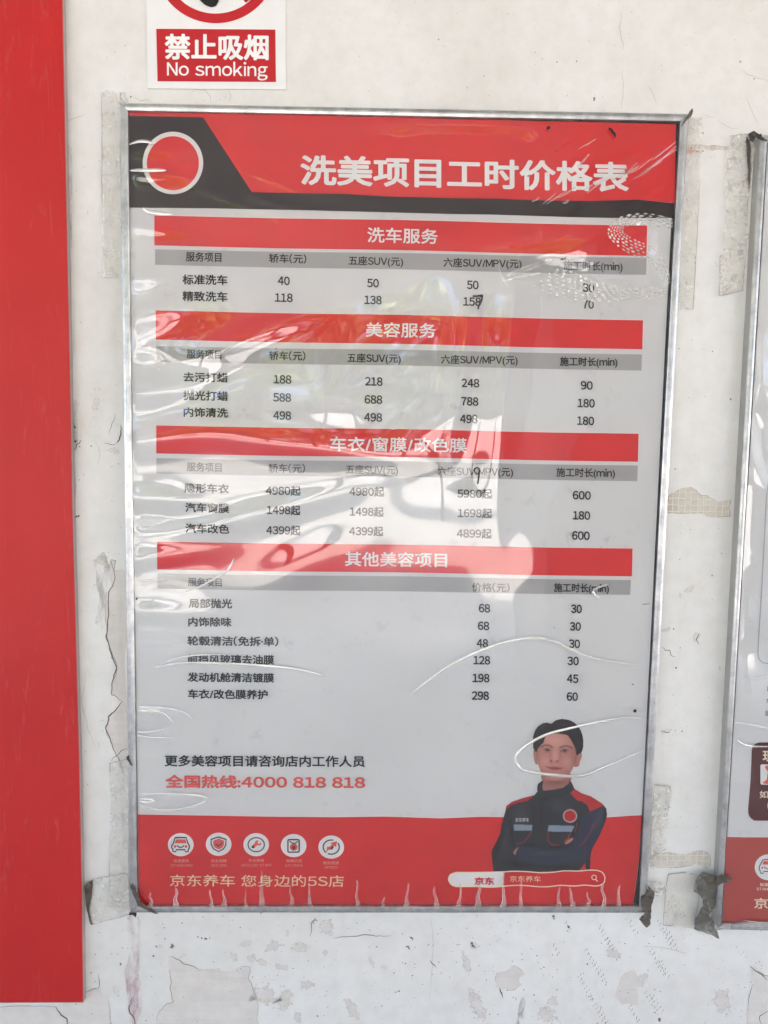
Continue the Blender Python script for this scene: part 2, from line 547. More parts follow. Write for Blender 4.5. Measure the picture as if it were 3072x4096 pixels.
# roadside trees across the forecourt: what the plastic film mirrors
rt = random.Random(21)
b = MB()
def leaf(P, r):
    a = Vector((rt.gauss(0, 1), rt.gauss(0, 1), rt.gauss(0, 1))).normalized()
    t = a.orthogonal().normalized(); s_ = a.cross(t)
    b.add([P + t * r, P + s_ * r * .6, P - t * r, P - s_ * r * .6], [(0, 1, 2, 3)], rt.randrange(1, 4))
for tx, ty, hh in [(-7.5, -14, 5.8), (-4.9, -15, 6.6), (-2.6, -13.5, 5.4), (-0.3, -15, 6.4), (2.2, -13.6, 5.7), (4.8, -15, 6.2), (8, -16, 6.5), (-11, -16, 6.5)]:
    for i in range(6):
        a0, a1 = i / 6, (i + 1) / 6
        r0, r1 = .16 * (1 - .6 * a0), .16 * (1 - .6 * a1)
        z0, z1_ = GZ + hh * .7 * a0, GZ + hh * .7 * a1
        ring = lambda r, zz: [(tx + r * math.cos(k * 1.0472), ty + r * math.sin(k * 1.0472), zz) for k in range(6)]
        b.add(ring(r0, z0) + ring(r1, z1_), [(k, (k + 1) % 6, 6 + (k + 1) % 6, 6 + k) for k in range(6)], 0)
    cl = [(Vector((tx + rt.gauss(0, .9), ty + rt.gauss(0, .8), GZ + hh * rt.uniform(.34, .95))), rt.uniform(.45, .95)) for _ in range(26)]
    for c0, cr in cl:
        for _ in range(100):
            d = Vector((rt.gauss(0, 1), rt.gauss(0, 1), rt.gauss(0, .8)))
            leaf(c0 + d * cr * .5, rt.uniform(.09, .18))
tag(b.build('roadside_trees', [mat('bark', (0.08, 0.06, 0.045, 1), 0.9), mat('leaf dark', (0.06, 0.10, 0.02, 1), 0.6), mat('leaf mid', (0.14, 0.20, 0.04, 1), 0.6), mat('leaf pale', (0.30, 0.34, 0.08, 1), 0.6)]), kind='stuff')

# the building's canopy slab over the forecourt, fascia height tuned to shade more ground
b = MB()
def box(x0, y0, z0, x1, y1, z1_):
    b.add([(x0, y0, z0), (x1, y0, z0), (x1, y1, z0), (x0, y1, z0), (x0, y0, z1_), (x1, y0, z1_), (x1, y1, z1_), (x0, y1, z1_)],
          [(0, 1, 2, 3), (4, 7, 6, 5), (0, 4, 5, 1), (1, 5, 6, 2), (2, 6, 7, 3), (3, 7, 4, 0)])
box(-9, YW + .25, 2.3, 9, -5.0, 5.0)
box(1.55, -3.2, GZ + .002, 2.9, -4.0, 2.298)  # unseen column added to darken the film's reflection at the right
tag(b.build('canopy', mat('canopy paint', (0.42, 0.40, 0.38, 1), 0.7)), kind='structure')

wall = thing('painted_wall', (0.4, YW, GZ), 'white painted wall with peeling paint and bare plaster behind the posters', 'wall')
b = MB()
b.add([(-9, YW, GZ), (9, YW, GZ), (9, YW, 2.298), (-9, YW, 2.298), (-9, YW + .2, GZ), (9, YW + .2, GZ), (9, YW + .2, 2.298), (-9, YW + .2, 2.298)],
      [(0, 1, 2, 3), (3, 2, 6, 7), (1, 5, 6, 2), (0, 3, 7, 4), (4, 7, 6, 5)])
b.build('wall_face', M['wall'], wall)

# ---- bare patches where the paint has come off
rp = random.Random(3)
YP = YW - 0.0004
def patch(pts, amp=7, lv=3, m='plaster', edge=True, name='bare_patch', ew=3.0):
    P = jag(pts, amp * 1.5, lv + 1, rp)
    mb = MB(); mb.poly(P, YP, 0)
    if edge:
        n = len(P)
        a = rp.randrange(n)
        for st in range(3):
            s0 = (a + st * n // 3) % n
            ln_ = int(n * rp.uniform(0.12, 0.30))
            mb.ribbon([P[(s0 + i) % n] for i in range(max(ln_, 3))], rp.uniform(0.35, 0.75) * ew, YP - 0.0002, 1)
    return mb.build(name, [M[m], M['crack']], wall)

def flake_material():
    m = plaster_material(); m.name = 'flaked plaster'
    vc = nd(m, 'ShaderNodeVertexColor'); vc.layer_name = 'core'
    sp = nd(m, 'ShaderNodeSeparateColor'); ln(m, vc.outputs[0], sp.inputs[0])
    v = mth(m, 'ADD', sp.outputs[0], mth(m, 'MULTIPLY', mth(m, 'SUBTRACT', noise(m, 120, 7, 0.7), 0.5), 2.2))
    ln(m, mth(m, 'MULTIPLY', mth(m, 'SUBTRACT', v, 0.42), 14, True), bsdf(m).inputs['Alpha'])
    src = bsdf(m).inputs['Base Color'].links[0].from_socket
    rim = mth(m, 'MULTIPLY', mth(m, 'SUBTRACT', 0.50, v), 9, True)
    ln(m, mixc(m, mth(m, 'MULTIPLY', rim, 0.6), src, (0.24, 0.21, 0.18, 1)), bsdf(m).inputs['Base Color'])
    return m
M['flake'] = flake_material()
def flake(c0, rx, ry, rot):
    ring_ = blob(c0[0], c0[1], rx, ry, rot, 14, rp, .22)
    mb = MB(); mb.add([un(c0[0], c0[1], YP)] + [un(u, v, YP) for u, v in ring_], [(0, 1 + (i + 1) % 14, 1 + i) for i in range(14)])
    o = mb.build('bare_patch', M['flake'], wall)
    ca_ = o.data.color_attributes.new('core', 'FLOAT_COLOR', 'POINT')
    cc = np.ones((15, 4), dtype=np.float32); cc[1:, :3] = 0; ca_.data.foreach_set('color', cc.ravel())
    return o
patch(q(5, (480, 205), (500, 210), (495, 255), (548, 255), (552, 990), (556, 1100), (500, 1050), (460, 960), (455, 930), (468, 880), (510, 840), (530, 820), (480, 790), (485, 730), (505, 675), (470, 570), (455, 540), (460, 345), (478, 330), (478, 300)), 8, 3)
patch(q(7, (727, 812), (760, 825), (800, 850), (860, 875), (940, 865), (1000, 880), (1040, 858), (1080, 860), (1085, 930), (1110, 1000), (1120, 1150), (640, 1150), (690, 1050), (750, 1010), (740, 930), (735, 890), (728, 860)), 8, 3)
patch(q(7, (-20, 1035), (240, 1030), (380, 965), (430, 955), (470, 985), (480, 1150), (-20, 1150)), 6, 3)
for k, cx, cy, rx, ry in [(7, 1010, 815, 14, 20), (7, 1060, 760, 26, 12), (7, 1085, 825, 22, 17), (7, 1130, 840, 24, 15), (7, 1180, 770, 36, 20), (7, 1215, 860, 32, 15), (7, 1240, 715, 7, 16),
                          (7, 1300, 775, 40, 22), (7, 1330, 935, 28, 22), (7, 1410, 690, 32, 34), (7, 1405, 800, 11, 14), (7, 1605, 840, 9, 24), (7, 1520, 1040, 20, 48), (7, 1285, 1075, 14, 30),
                          (7, 1150, 985, 50, 40), (7, 1230, 1000, 30, 60), (7, 690, 770, 12, 10), (7, 745, 772, 8, 10), (7, 790, 810, 12, 8), (7, 1660, 860, 14, 9), (7, 500, 960, 10, 24),
                          (8, 355, 840, 14, 50), (8, 390, 770, 22, 18), (8, 400, 1020, 26, 70), (8, 990, 800, 34, 22), (8, 1125, 910, 14, 36), (8, 700, 1060, 40, 40), (8, 730, 1010, 24, 20), (8, 1460, 1000, 40, 50),
                          (3, 415, 630, 16, 26), (3, 428, 575, 7, 7), (3, 410, 575, 4, 6), (3, 482, 838, 22, 9), (3, 503, 848, 12, 8), (3, 484, 910, 6, 4), (3, 345, 800, 10, 6),
                          (6, 1278, 360, 6, 12), (6, 1350, 535, 12, 22), (6, 1220, 508, 20, 8), (6, 1215, 948, 26, 9), (5, 440, 210, 22, 26), (5, 468, 235, 14, 8)]:
    flake(q(k, (cx, cy))[0], rx * K * 1.6, ry * K * 1.6, rp.uniform(-.5, .5))
patch(q(8, (480, 905), (500, 880), (545, 865), (560, 850), (590, 870), (608, 890), (585, 905), (595, 935), (560, 958), (530, 955), (495, 950)), 5, 3, ew=1.6)
patch(q(8, (1010, 940), (1040, 885), (1080, 870), (1095, 900), (1115, 890), (1110, 930), (1095, 960), (1100, 1025), (1030, 1025), (1000, 990)), 5, 3, edge=False)
patch(q(8, (1595, 850), (1620, 880), (1680, 900), (1680, 1150), (1580, 1150), (1570, 1060), (1585, 960)), 5, 3)
patch(q(6, (1292, 345), (1330, 312), (1372, 292), (1366, 305), (1340, 328), (1308, 350)), 3, 2, ew=1.4)
patch(q(4, (1228, 1040), (1265, 1015), (1325, 998), (1370, 1035), (1410, 1045), (1440, 1060), (1500, 1050), (1497, 1125), (1440, 1130), (1400, 1128), (1350, 1112), (1228, 1112)), 6, 3, 'mesh_tape', name='joint_tape_patch', ew=2.2)
patch(q(8, (1150, 378), (1215, 366), (1290, 372), (1345, 360), (1400, 366), (1412, 400), (1400, 432), (1345, 412), (1300, 425), (1240, 432), (1150, 430)), 5, 3, 'mesh_tape', name='joint_tape_patch', ew=1.8)
patch(q(2, (1312, 626), (1380, 628), (1486, 634), (1484, 646), (1470, 650), (1440, 644), (1418, 650), (1395, 646), (1375, 636), (1340, 640), (1325, 655), (1312, 640)), 4, 2, 'mesh_tape', name='joint_tape_patch', ew=1.5)
for cx, cy in ((1412, 679), (1428, 677)):
    patch(q(2, *blob(cx, cy, 5, 4, 0, 7, rp)), 2, 1, edge=False)

# ---- cracks
b = MB()
def crack(pts, wd, amp=5, mi=0):
    b.ribbon(jag(pts, amp, 3, rp, False), wd, YW - 0.0006, mi)
crack(q(5, (480, 210), (497, 280), (470, 345), (460, 540), (505, 675), (484, 735), (482, 790), (530, 820)), 4.0)
crack(q(5, (530, 820), (510, 842), (468, 885), (456, 935), (500, 1050)), 4.5)
crack(q(5, (500, 1050), (520, 1090), (535, 1130)), 3.5)
crack(q(5, (553, 1025), (520, 1035), (480, 1075)), 2.5)
crack(q(7, (240, 1030), (262, 1065), (290, 1085), (295, 1120)), 5)
crack(q(7, (425, 890), (430, 920), (422, 955)), 2)
crack(q(7, (570, 990), (556, 1040), (575, 1075), (590, 1120)), 5)
crack(q(7, (590, 760), (600, 850), (580, 930)), 1.6, mi=1)
crack(q(7, (1340, 730), (1345, 680), (1360, 655), (1372, 662)), 3)
crack(q(7, (1440, 735), (1560, 722), (1690, 724)), 2.5)
crack(q(8, (200, 830), (215, 850), (224, 860)), 3.5)
crack(q(8, (500, 950), (506, 970), (514, 992)), 5)
crack(q(8, (1580, 855), (1620, 885), (1655, 915)), 4)
crack(q(8, (1630, 1106), (1625, 1070), (1660, 1050)), 3)
crack(q(3, (520, 730), (516, 790), (505, 808)), 5)
crack(q(3, (505, 808), (480, 815), (450, 808)), 2)
crack(q(3, (500, 680), (480, 740), (470, 770)), 1.8)
crack(q(3, (318, 840), (330, 815), (350, 795)), 4)
crack(q(3, (410, 800), (430, 840), (420, 900)), 1.6, mi=1)
crack(q(3, (295, 480), (300, 520), (303, 560)), 4)
crack(q(1, (286, 530), (340, 505), (370, 490)), 2, mi=1)
crack(q(1, (818, 402), (845, 388), (885, 390), (908, 415), (912, 446)), 2, 1, 1)
crack(q(1, (988, 388), (998, 412), (990, 440)), 1.6, 1, 1)
crack(q(1, (600, 440), (630, 428), (655, 442)), 1.6, 1, 1)
crack(q(1, (575, 420), (605, 432), (640, 440)), 1.4, 1, 1)
crack(q(2, (1022, 50), (1018, 120), (1030, 180), (1033, 215)), 2.2, mi=1)
crack(q(2, (1030, 300), (1033, 420), (1028, 470)), 1.6, mi=1)
crack(q(2, (1545, 300), (1575, 325), (1620, 340), (1659, 350)), 2, mi=1)
crack(q(2, (1560, 420), (1580, 460), (1620, 545)), 1.8, mi=1)
crack(q(2, (1140, 370), (1165, 410), (1175, 440)), 1.6, mi=1)
crack(q(2, (1440, 520), (1480, 545), (1530, 555)), 1.4, mi=1)
crack(q(2, (1380, 495), (1430, 510)), 1.4, mi=1)
crack(q(6, (1200, 585), (1215, 600), (1235, 598), (1240, 620), (1258, 625)), 2.5)
crack(q(6, (1195, 945), (1220, 952), (1235, 948)), 3)
crack(q(6, (1360, 525), (1350, 550), (1362, 570)), 3)
crack(q(8, (150, 600), (220, 640)), 0.1)
crack(q(8, (205, 640), (210, 800), (196, 1000)), 1.2, mi=1)
crack(q(8, (1130, 770), (1240, 785), (1310, 800)), 1.8, mi=1)
crack(q(5, (370, 700), (350, 820), (380, 940), (410, 1010)), 1.4, mi=1)
crack(q(8, (1440, 700), (1441, 740)), 2)
b.build('cracks', [M['crack'], M['crack_pale']], wall)

# ---- dirt marks and scuffs
b = MB()
rs = random.Random(11)
def speck(u, v, r):
    b.poly(blob(u, v, r, r * rs.uniform(.5, 1.2), rs.uniform(0, 3), 7, rs, .5), YW - 0.0003 - rs.uniform(0, .0002))
for k, x, y, r in [(7, 521, 846, 5), (7, 744, 770, 9), (7, 738, 776, 6), (7, 662, 812, 4), (7, 1372, 1072, 4), (7, 1627, 772, 4), (7, 870, 733, 5), (7, 855, 730, 4), (7, 888, 738, 5), (7, 905, 734, 4), (7, 675, 770, 4),
                   (8, 120, 735, 6), (8, 100, 772, 7), (8, 108, 778, 6), (8, 878, 848, 4), (8, 690, 862, 3), (8, 92, 844, 3), (8, 1190, 1088, 6), (8, 797, 688, 5), (8, 732, 640, 6), (8, 735, 650, 4), (8, 385, 768, 6), (8, 378, 758, 5), (8, 392, 775, 4), (8, 64, 965, 4), (8, 50, 968, 5),
                   (2, 748, 268, 3), (2, 832, 265, 3), (2, 908, 425, 4), (2, 907, 432, 3), (2, 1600, 340, 3), (2, 360, 378, 3), (1, 564, 418, 4), (2, 1378, 575, 3),
                   (3, 316, 725, 7), (3, 322, 740, 6), (3, 318, 760, 5), (3, 314, 1100, 8), (3, 316, 850, 5), (3, 312, 1080, 6), (3, 325, 800, 5), (3, 300, 790, 4), (3, 308, 830, 6),
                   (6, 1262, 672, 4), (6, 1250, 505, 3), (4, 1258, 920, 4), (4, 1318, 612, 2), (4, 1498, 618, 3), (6, 1278, 205, 2), (7, 480, 1106, 3), (5, 330, 20, 6), (5, 340, 18, 5), (5, 320, 5, 5)]:
    (u, v), = q(k, (x, y))
    speck(u, v, r)
for i in range(420):                                   # scattered grit
    u, v = rs.uniform(300, 3072), rs.uniform(3660, 4096)
    speck(u, v, rs.uniform(0.8, 2.6))
for i in range(150):
    u, v = rs.uniform(280, 540), rs.uniform(0, 3700)
    speck(u, v, rs.uniform(0.7, 2.0))
for i in range(160):
    u, v = rs.uniform(700, 3072), rs.uniform(0, 440)
    speck(u, v, rs.uniform(0.6, 1.8))
for i in range(150):
    u, v = rs.uniform(2600, 2900), rs.uniform(500, 3650)
    speck(u, v, rs.uniform(0.7, 2.2))
# rows of little tread prints, running diagonally
for x0, y0, n in [(1180, 665, 7), (1215, 700, 6), (1150, 790, 7), (1190, 840, 5), (930, 690, 8), (960, 740, 6), (870, 790, 7), (910, 850, 6), (840, 900, 7), (890, 990, 9), (930, 1050, 5), (1060, 670, 4), (1130, 970, 6), (1160, 990, 5), (1245, 560, 6), (1225, 590, 4), (730, 770, 3), (780, 670, 3), (1060, 1030, 5)]:
    for i in range(n):
        for j in range(2):
            (u, v), = q(8, (x0 + i * 9 + j * 7 + rs.uniform(-3, 3), y0 + i * 17 - j * 8 + rs.uniform(-3, 3)))
            r = rs.uniform(2.2, 4.0)
            b.poly([(u - r * .5, v + r), (u + r * .1, v + r * 1.1), (u + r * .7, v - r), (u + r * .1, v - r)], YW - 0.0003)
grit = mat('dirt specks', (0.17, 0.15, 0.13, 1), 0.9)
o = b.build('dirt_specks', grit, wall)
tag(o, kind='stuff')

# pink run and grey smear
def stain_material(name, col, sc):
    m = mat(name, col, 0.7, 0, 0.3)
    a = ramp(m, noise(m, sc, 7, 0.7, scalev(m, 1.2, 1, 0.35)), [(0.42, B4), (0.66, W4)])
    ln(m, mth(m, 'MULTIPLY', a, 0.40), bsdf(m).inputs['Alpha'])
    return m
M['pink_stain'] = stain_material('pink run stain', (0.62, 0.40, 0.42, 1), 45)
M['grey_stain'] = stain_material('grey smear', (0.22, 0.20, 0.17, 1), 60)
def stain(pts, m, amp=10, name='stain'):
    mb = MB(); mb.poly(jag(pts, amp, 3, rp), YW - 0.0009 - rp.uniform(0, .0003)); return mb.build(name, M[m], wall)
stain(q(7, (545, 640), (600, 640), (608, 760), (595, 880), (612, 1000), (590, 1120), (540, 1120), (550, 1000), (540, 860), (550, 740)), 'pink_stain')
stain(q(7, (555, 900), (590, 905), (602, 1020), (580, 1070), (550, 1050), (545, 960)), 'pink_stain')
stain(q(8, (588, 1010), (606, 985), (612, 1010), (600, 1106), (572, 1120), (578, 1060)), 'grey_stain', 5)
stain(q(8, (580, 1060), (606, 1030), (600, 1120), (570, 1130)), 'grey_stain', 5)
stain(q(5, (395, 210), (450, 170), (475, 240), (460, 350), (440, 520), (410, 480), (430, 380)), 'grey_stain', 8)
stain(q(3, (300, 600), (345, 640), (330, 1000), (318, 1106), (306, 1106)), 'grey_stain', 5)
stain(q(1, (286, 600), (310, 650), (312, 1100), (292, 1106)), 'grey_stain', 5)
mb = MB()
mb.poly(jag(blob(*q(2, (1327, 640))[0], 6, 6, 0, 9), 2, 1), YW - 0.0013)
mb.poly(jag(blob(*q(2, (1330, 655))[0], 11, 7, 0, 9), 2, 1), YW - 0.0014)
mb.poly(jag(q(2, (1312, 650), (1340, 648), (1368, 650), (1370, 656), (1340, 662), (1312, 661)), 2, 2), YW - 0.0012)
mb.poly(blob(*q(2, (1378, 652))[0], 3, 3, 0, 7), YW - 0.0012)
mb.build('red_ink_stain', M['red_stain'], wall)

# ================================================================== RED PANEL
YR = 0.004
rpn = thing('red_panel', un(120, 4012, YW), 'tall plain glossy red board at the left edge of the wall', 'board')
def red_board_material():
    m = mat('glossy red board', (0.60, 0.016, 0.022, 1), 0.40, 0, 0.30)
    n1 = noise(m, 240, 2, 0.5, scalev(m, 1, 1, 0.02))
    c = mixc(m, ramp(m, noise(m, 3, 4), [(0.3, B4), (0.7, W4)]), (0.44, 0.014, 0.014, 1), (0.53, 0.022, 0.020, 1))
    sc_ = noise(m, 45, 8, 0.75, scalev(m, 1.6, 1, 0.25), 0.8)
    c = mixc(m, mth(m, 'MULTIPLY', ramp(m, sc_, [(0.56, B4), (0.74, W4)]), 0.22), c, (0.62, 0.20, 0.19, 1))
    c = mixc(m, mth(m, 'MULTIPLY', ramp(m, noise(m, 130, 7, 0.8), [(0.66, B4), (0.72, W4)]), 0.35), c, (0.20, 0.02, 0.02, 1))
    ln(m, c, bsdf(m).inputs['Base Color'])
    ln(m, ramp(m, noise(m, 5, 5), [(0.3, (0.42,) * 3), (0.7, (0.55,) * 3)]), bsdf(m).inputs['Roughness'])
    h = mth(m, 'ADD', mth(m, 'MULTIPLY', noise(m, 2.2, 2), 1.0), mth(m, 'MULTIPLY', n1, 0.004))
    bump(m, h, 0.012, 0.35)
    return m
edge = q(1, (266, -200), (267, 0), (288, 1106)) + q(3, (299, 500), (310, 1106)) + q(5, (324, 500), (340, 1106)) + q(7, (350, 500), (357, 1012))
b = MB(); b.slab([(-1500, -400)] + edge + [(-1500, 4016)], YR + 0.003, YR)
b.build('face', red_board_material(), rpn)
b = MB(); e2 = [(u + 3, v + 2) for u, v in edge]
b.slab([(-1490, -395)] + e2 + [(-1490, 4018)], YW - 0.0005, YR + 0.003)
b.build('core', mat('board core', (0.36, 0.30, 0.28, 1), 0.6), rpn)

# ================================================================== NO SMOKING SIGN
sg = thing('no_smoking_sign', un(860, 352, YW), 'white no smoking sign with a red lettered block above the price poster', 'sign')
zs = lambda *p: z(560, 0, 600 / 1659, *p)
b = MB(); b.slab(zs((62, -900), (1605, -880), (1615, 990), (85, 977)), YW - 0.0002, YW - 0.0022)
plate = mat('sign plastic', (0.80, 0.785, 0.76, 1), 0.4)
ln(plate, ramp(plate, noise(plate, 12, 5), [(0.3, (0.76, 0.745, 0.72)), (0.7, (0.82, 0.81, 0.79))]), bsdf(plate).inputs['Base Color'])
b.build('plate', plate, sg)
sred = mat('sign red', (0.50, 0.012, 0.018, 1), 0.35)
swht = mat('sign white', (0.84, 0.82, 0.79, 1), 0.4)
sblk = mat('sign black', (0.010, 0.010, 0.010, 1), 0.4)
b = MB(); b.poly(zs((180, 318), (1497, 327), (1503, 907), (193, 899)), YW - 0.0025); b.build('red_block', sred, sg)
b = MB()
oc, ro, ri = (838, -425), 682, 575
ow = arc(*oc, ro, ro, 0, 360, 120); iw = arc(*oc, ri, ri, 0, 360, 120)
for i in range(120):
    j = (i + 1) % 120
    b.poly(zs(ow[i], ow[j], iw[j], iw[i]), YW - 0.0025)
b.build('prohibition_ring', sred, sg)
b = MB(); d = 45
b.poly(zs((oc[0] - 420, oc[1] - 380), (oc[0] - 330, oc[1] - 470), (oc[0] + 470, oc[1] + 330), (oc[0] + 330, oc[1] + 456), (oc[0] + 376, oc[1] + 420)), YW - 0.0028)
b.build('prohibition_bar', sred, sg)
b = MB(); b.poly(zs(*spline([(600, -330), (640, -60), (690, 30), (770, 76), (825, 70), (860, 30), (900, -120), (800, -330)], 6, True)), YW - 0.0031); b.build('cigarette_hand', sblk, sg)
z1 = lambda x, y: z(560, 0, 600 / 1659, (x, y))[0]
(aL, bL), (aR, bR) = z1(272, 515), z1(1424, 525)
text('chinese_lettering', '禁止吸烟', aL, bL, aR, bR, 288 * 600 / 1659, YW - 0.0028, swht, sg, 0.032, 'px')
(aL, bL), (aR, bR) = z1(298, 757), z1(1412, 765)
text('english_lettering', 'No smoking', aL, bL, aR, bR, 160 * 600 / 1659, YW - 0.0028, swht, sg, 0.012, 'px', agap=0.085)

# ================================================================== FRAMES
OUT = [(477.8, 408.8), (2753.7, 452.8), (2587.6, 3654.8), (517.8, 3653.7)]
INN = [(509.5, 441), (2722.5, 483.5), (2558, 3626), (548.5, 3626)]
def lerp2(a, b_, t): return (a[0] + (b_[0] - a[0]) * t, a[1] + (b_[1] - a[1]) * t)
def rails(root, OUT, INN, names, yb=YW - 0.0003, side_mat=None, sel=(0, 1, 2, 3), tilt=(0.0026, 0.0008, 0.0, 0.0006)):
    PROF = [(0, yb), (0, 0.0030), (0.03, 0.0018), (0.08, 0.0010), (0.36, 0.0001), (0.39, 0.0003), (0.42, -0.0001), (0.60, -0.0004), (0.90, -0.0002), (0.97, 0.0006), (1.0, 0.0016), (1.0, 0.0085)]
    for i in sel:
        j = (i + 1) % 4
        b = MB()
        rowA = []; rowB = []
        for t, y in PROF:
            a = lerp2(OUT[i], INN[i], t); c = lerp2(OUT[j], INN[j], t)
            d = lerp2(a, c, 0.0003); e = lerp2(a, c, 0.9997)
            pa = un(*d, 0.0); pb = un(*e, 0.0)
            yt = y + (tilt[i] * t if 0.02 < t < 0.999 else 0)
            rowA.append(Vector((pa.x, yt, pa.z))); rowB.append(Vector((pb.x, yt, pb.z)))
        n = len(PROF)
        b.add(rowA + rowB, [(k, k + 1, n + k + 1, n + k) for k in range(n - 1)], 0)
        b.add(rowA, [list(range(n))[::-1]], 0); b.add(rowB, [list(range(n))], 0)
        if side_mat: b.m[0] = 1
        b.build(names[i], [M['metal'], side_mat or M['metal']], root)

po = thing('price_poster', un(1536, 3654, YW), 'large framed car wash price poster under wrinkled clear film, red header and bars', 'poster')
rails(po, OUT, INN, ['frame_rail'] * 4)
GRO = lambda k: [(c[0] + (1536 - c[0]) * k, c[1] + (2048 - c[1]) * k) for c in INN]
b = MB(); b.poly([(495, 425), (2738, 466), (2573, 3640), (532, 3640)], 0.0088); b.build('frame_tray', M['frame_back'], po)

# sheet: sits inside the tray with dark gaps
SHEET = [(513, 446), (2704, 497), (2571, 3200), (2556, 3440), (2541, 3560), (2530, 3627), (556, 3628)]
b = MB(); b.slab(SHEET, 0.0078, YS); sheet = b.build('sheet', M['paper'], po)

# ---- header
hd = MB()
hd.poly([(513, 446), (2704, 497), (2698, 812)] + q(2, (1230, 875), (1100, 862), (900, 868), (700, 866), (500, 858), (300, 856), (0, 848)) + q(1, (1500, 838), (1088, 831), (878, 508), (700, 504), (555, 501)) + [(514, 461)], L1)
header = hd.build('red_header', M['ink_red'], po)
b = MB()
b.poly(q(1, (556, 500), (700, 503), (878, 507), (1088, 830), (1500, 838)) + q(2, (0, 848), (300, 856), (500, 858), (700, 866), (900, 868), (1100, 862), (1252, 878), (1246, 942), (1000, 942), (800, 938), (500, 928), (300, 925), (0, 917)) + q(1, (1300, 908), (900, 900), (557, 897)), L1 - 0.0001)
dark = b.build('dark_header_shape', M['ink_dark'], po)
text('title_lettering', '洗美项目工时价格表', 648.6, 367, 1358.5, 383, 66, L3, M['ink_white'], po, 0.030)
ring = MB()
cx, cy = q(1, (747, 704))[0]
ring.poly(arc(cx, cy, 121, 125, n=80), L3)
ring = ring.build('round_emblem', M['ink_white'], po)
b = MB(); b.poly(arc(cx, cy + 1, 104, 108, n=80), L4); b.build('emblem_disc', M['ink_red'], ring)

# ---- section bars and column headers
def bar(name, quad, m, lay=L1):
    (x0, y0, y1, x1, y2, y3) = quad
    top = [(x0 + (x1 - x0) * t, y0 + (y2 - y0) * t + wv(t)) for t in [i / 12 for i in range(13)]]
    bot = [(x0 + (x1 - x0 - (1.5)) * t, y1 + (y3 - y1) * t + wv(t)) for t in [i / 12 for i in range(13)]][::-1]
    b = MB(); b.poly(g(*(top + bot)), lay); return b.build(name, m, po)
wv = lambda t: 1.2 * math.sin(t * 9.0) * math.sin(t * math.pi)
SEC = [((333.5, 465.5, 530, 1398, 487.5, 553), ('洗车服务', 793.5, 507, 946, 511, 33)),
       ((336.5, 670.5, 733.5, 1389, 692, 754.5), ('美容服务', 790, 712, 941.5, 714, 32)),
       ((337.5, 919, 979.5, 1379.5, 937, 997.5), ('车衣/窗膜/改色膜', 713, 959, 1008, 962, 32)),
       ((339.5, 1170, 1230, 1366.5, 1185, 1245), ('其他美容项目', 745, 1207, 966, 1210, 32))]
for quad, (s, a, yl, c, yr, h) in SEC:
    o = bar('section_bar', quad, M['ink_red'])
    text('section_lettering', s, a, yl, c, yr, h, L3, M['ink_white'], o, 0.018)
GB = [(335, 538.5, 572, 1397, 557, 594), (337, 747.6, 780.5, 1387, 765.5, 800.5), (338, 989.5, 1022.5, 1378, 1005.5, 1039.5), (340.5, 1238.5, 1271.5, 1362.5, 1253, 1285)]
HT = [[('服务项目', 401.5, 554, 478.5, 556, 21), ('轿车（元）', 581, 557.5, 662, 559.5, 20), ('五座SUV(元)', 753, 562.5, 871, 565, 20), ('六座SUV/MPV(元)', 958, 566.5, 1127, 569.5, 20), ('施工时长(min)', 1217, 573, 1345, 576, 21)],
      [('服务项目', 403.5, 764, 478.5, 766, 20), ('轿车（元）', 581, 768, 660, 769, 20), ('五座SUV(元)', 750, 772.5, 866, 774.5, 20), ('六座SUV/MPV(元)', 952.5, 776, 1118.5, 778, 20), ('施工时长(min)', 1209.5, 780.5, 1334, 782, 20)],
      [('服务项目', 403.5, 1008, 479, 1010, 20), ('轿车（元）', 580, 1011, 659, 1012, 20), ('五座SUV(元)', 747, 1013.5, 860, 1015.5, 20), ('六座SUV/MPV(元)', 945.5, 1017.5, 1108.5, 1019.5, 20), ('施工时长(min)', 1201.5, 1020, 1328.5, 1022, 20)],
      [('服务项目', 406, 1256.5, 479, 1258, 19), ('价格（元）', 1019, 1268, 1101, 1270, 20), ('施工时长(min)', 1196.5, 1269, 1315.5, 1271, 20)]]
for quad, ts in zip(GB, HT):
    o = bar('column_header_bar', quad, M['ink_grey'])
    for s, a, yl, c, yr, h in ts:
        text('column_lettering', s, a, yl, c, yr, h, L3, M['ink_text'], o, 0.022)

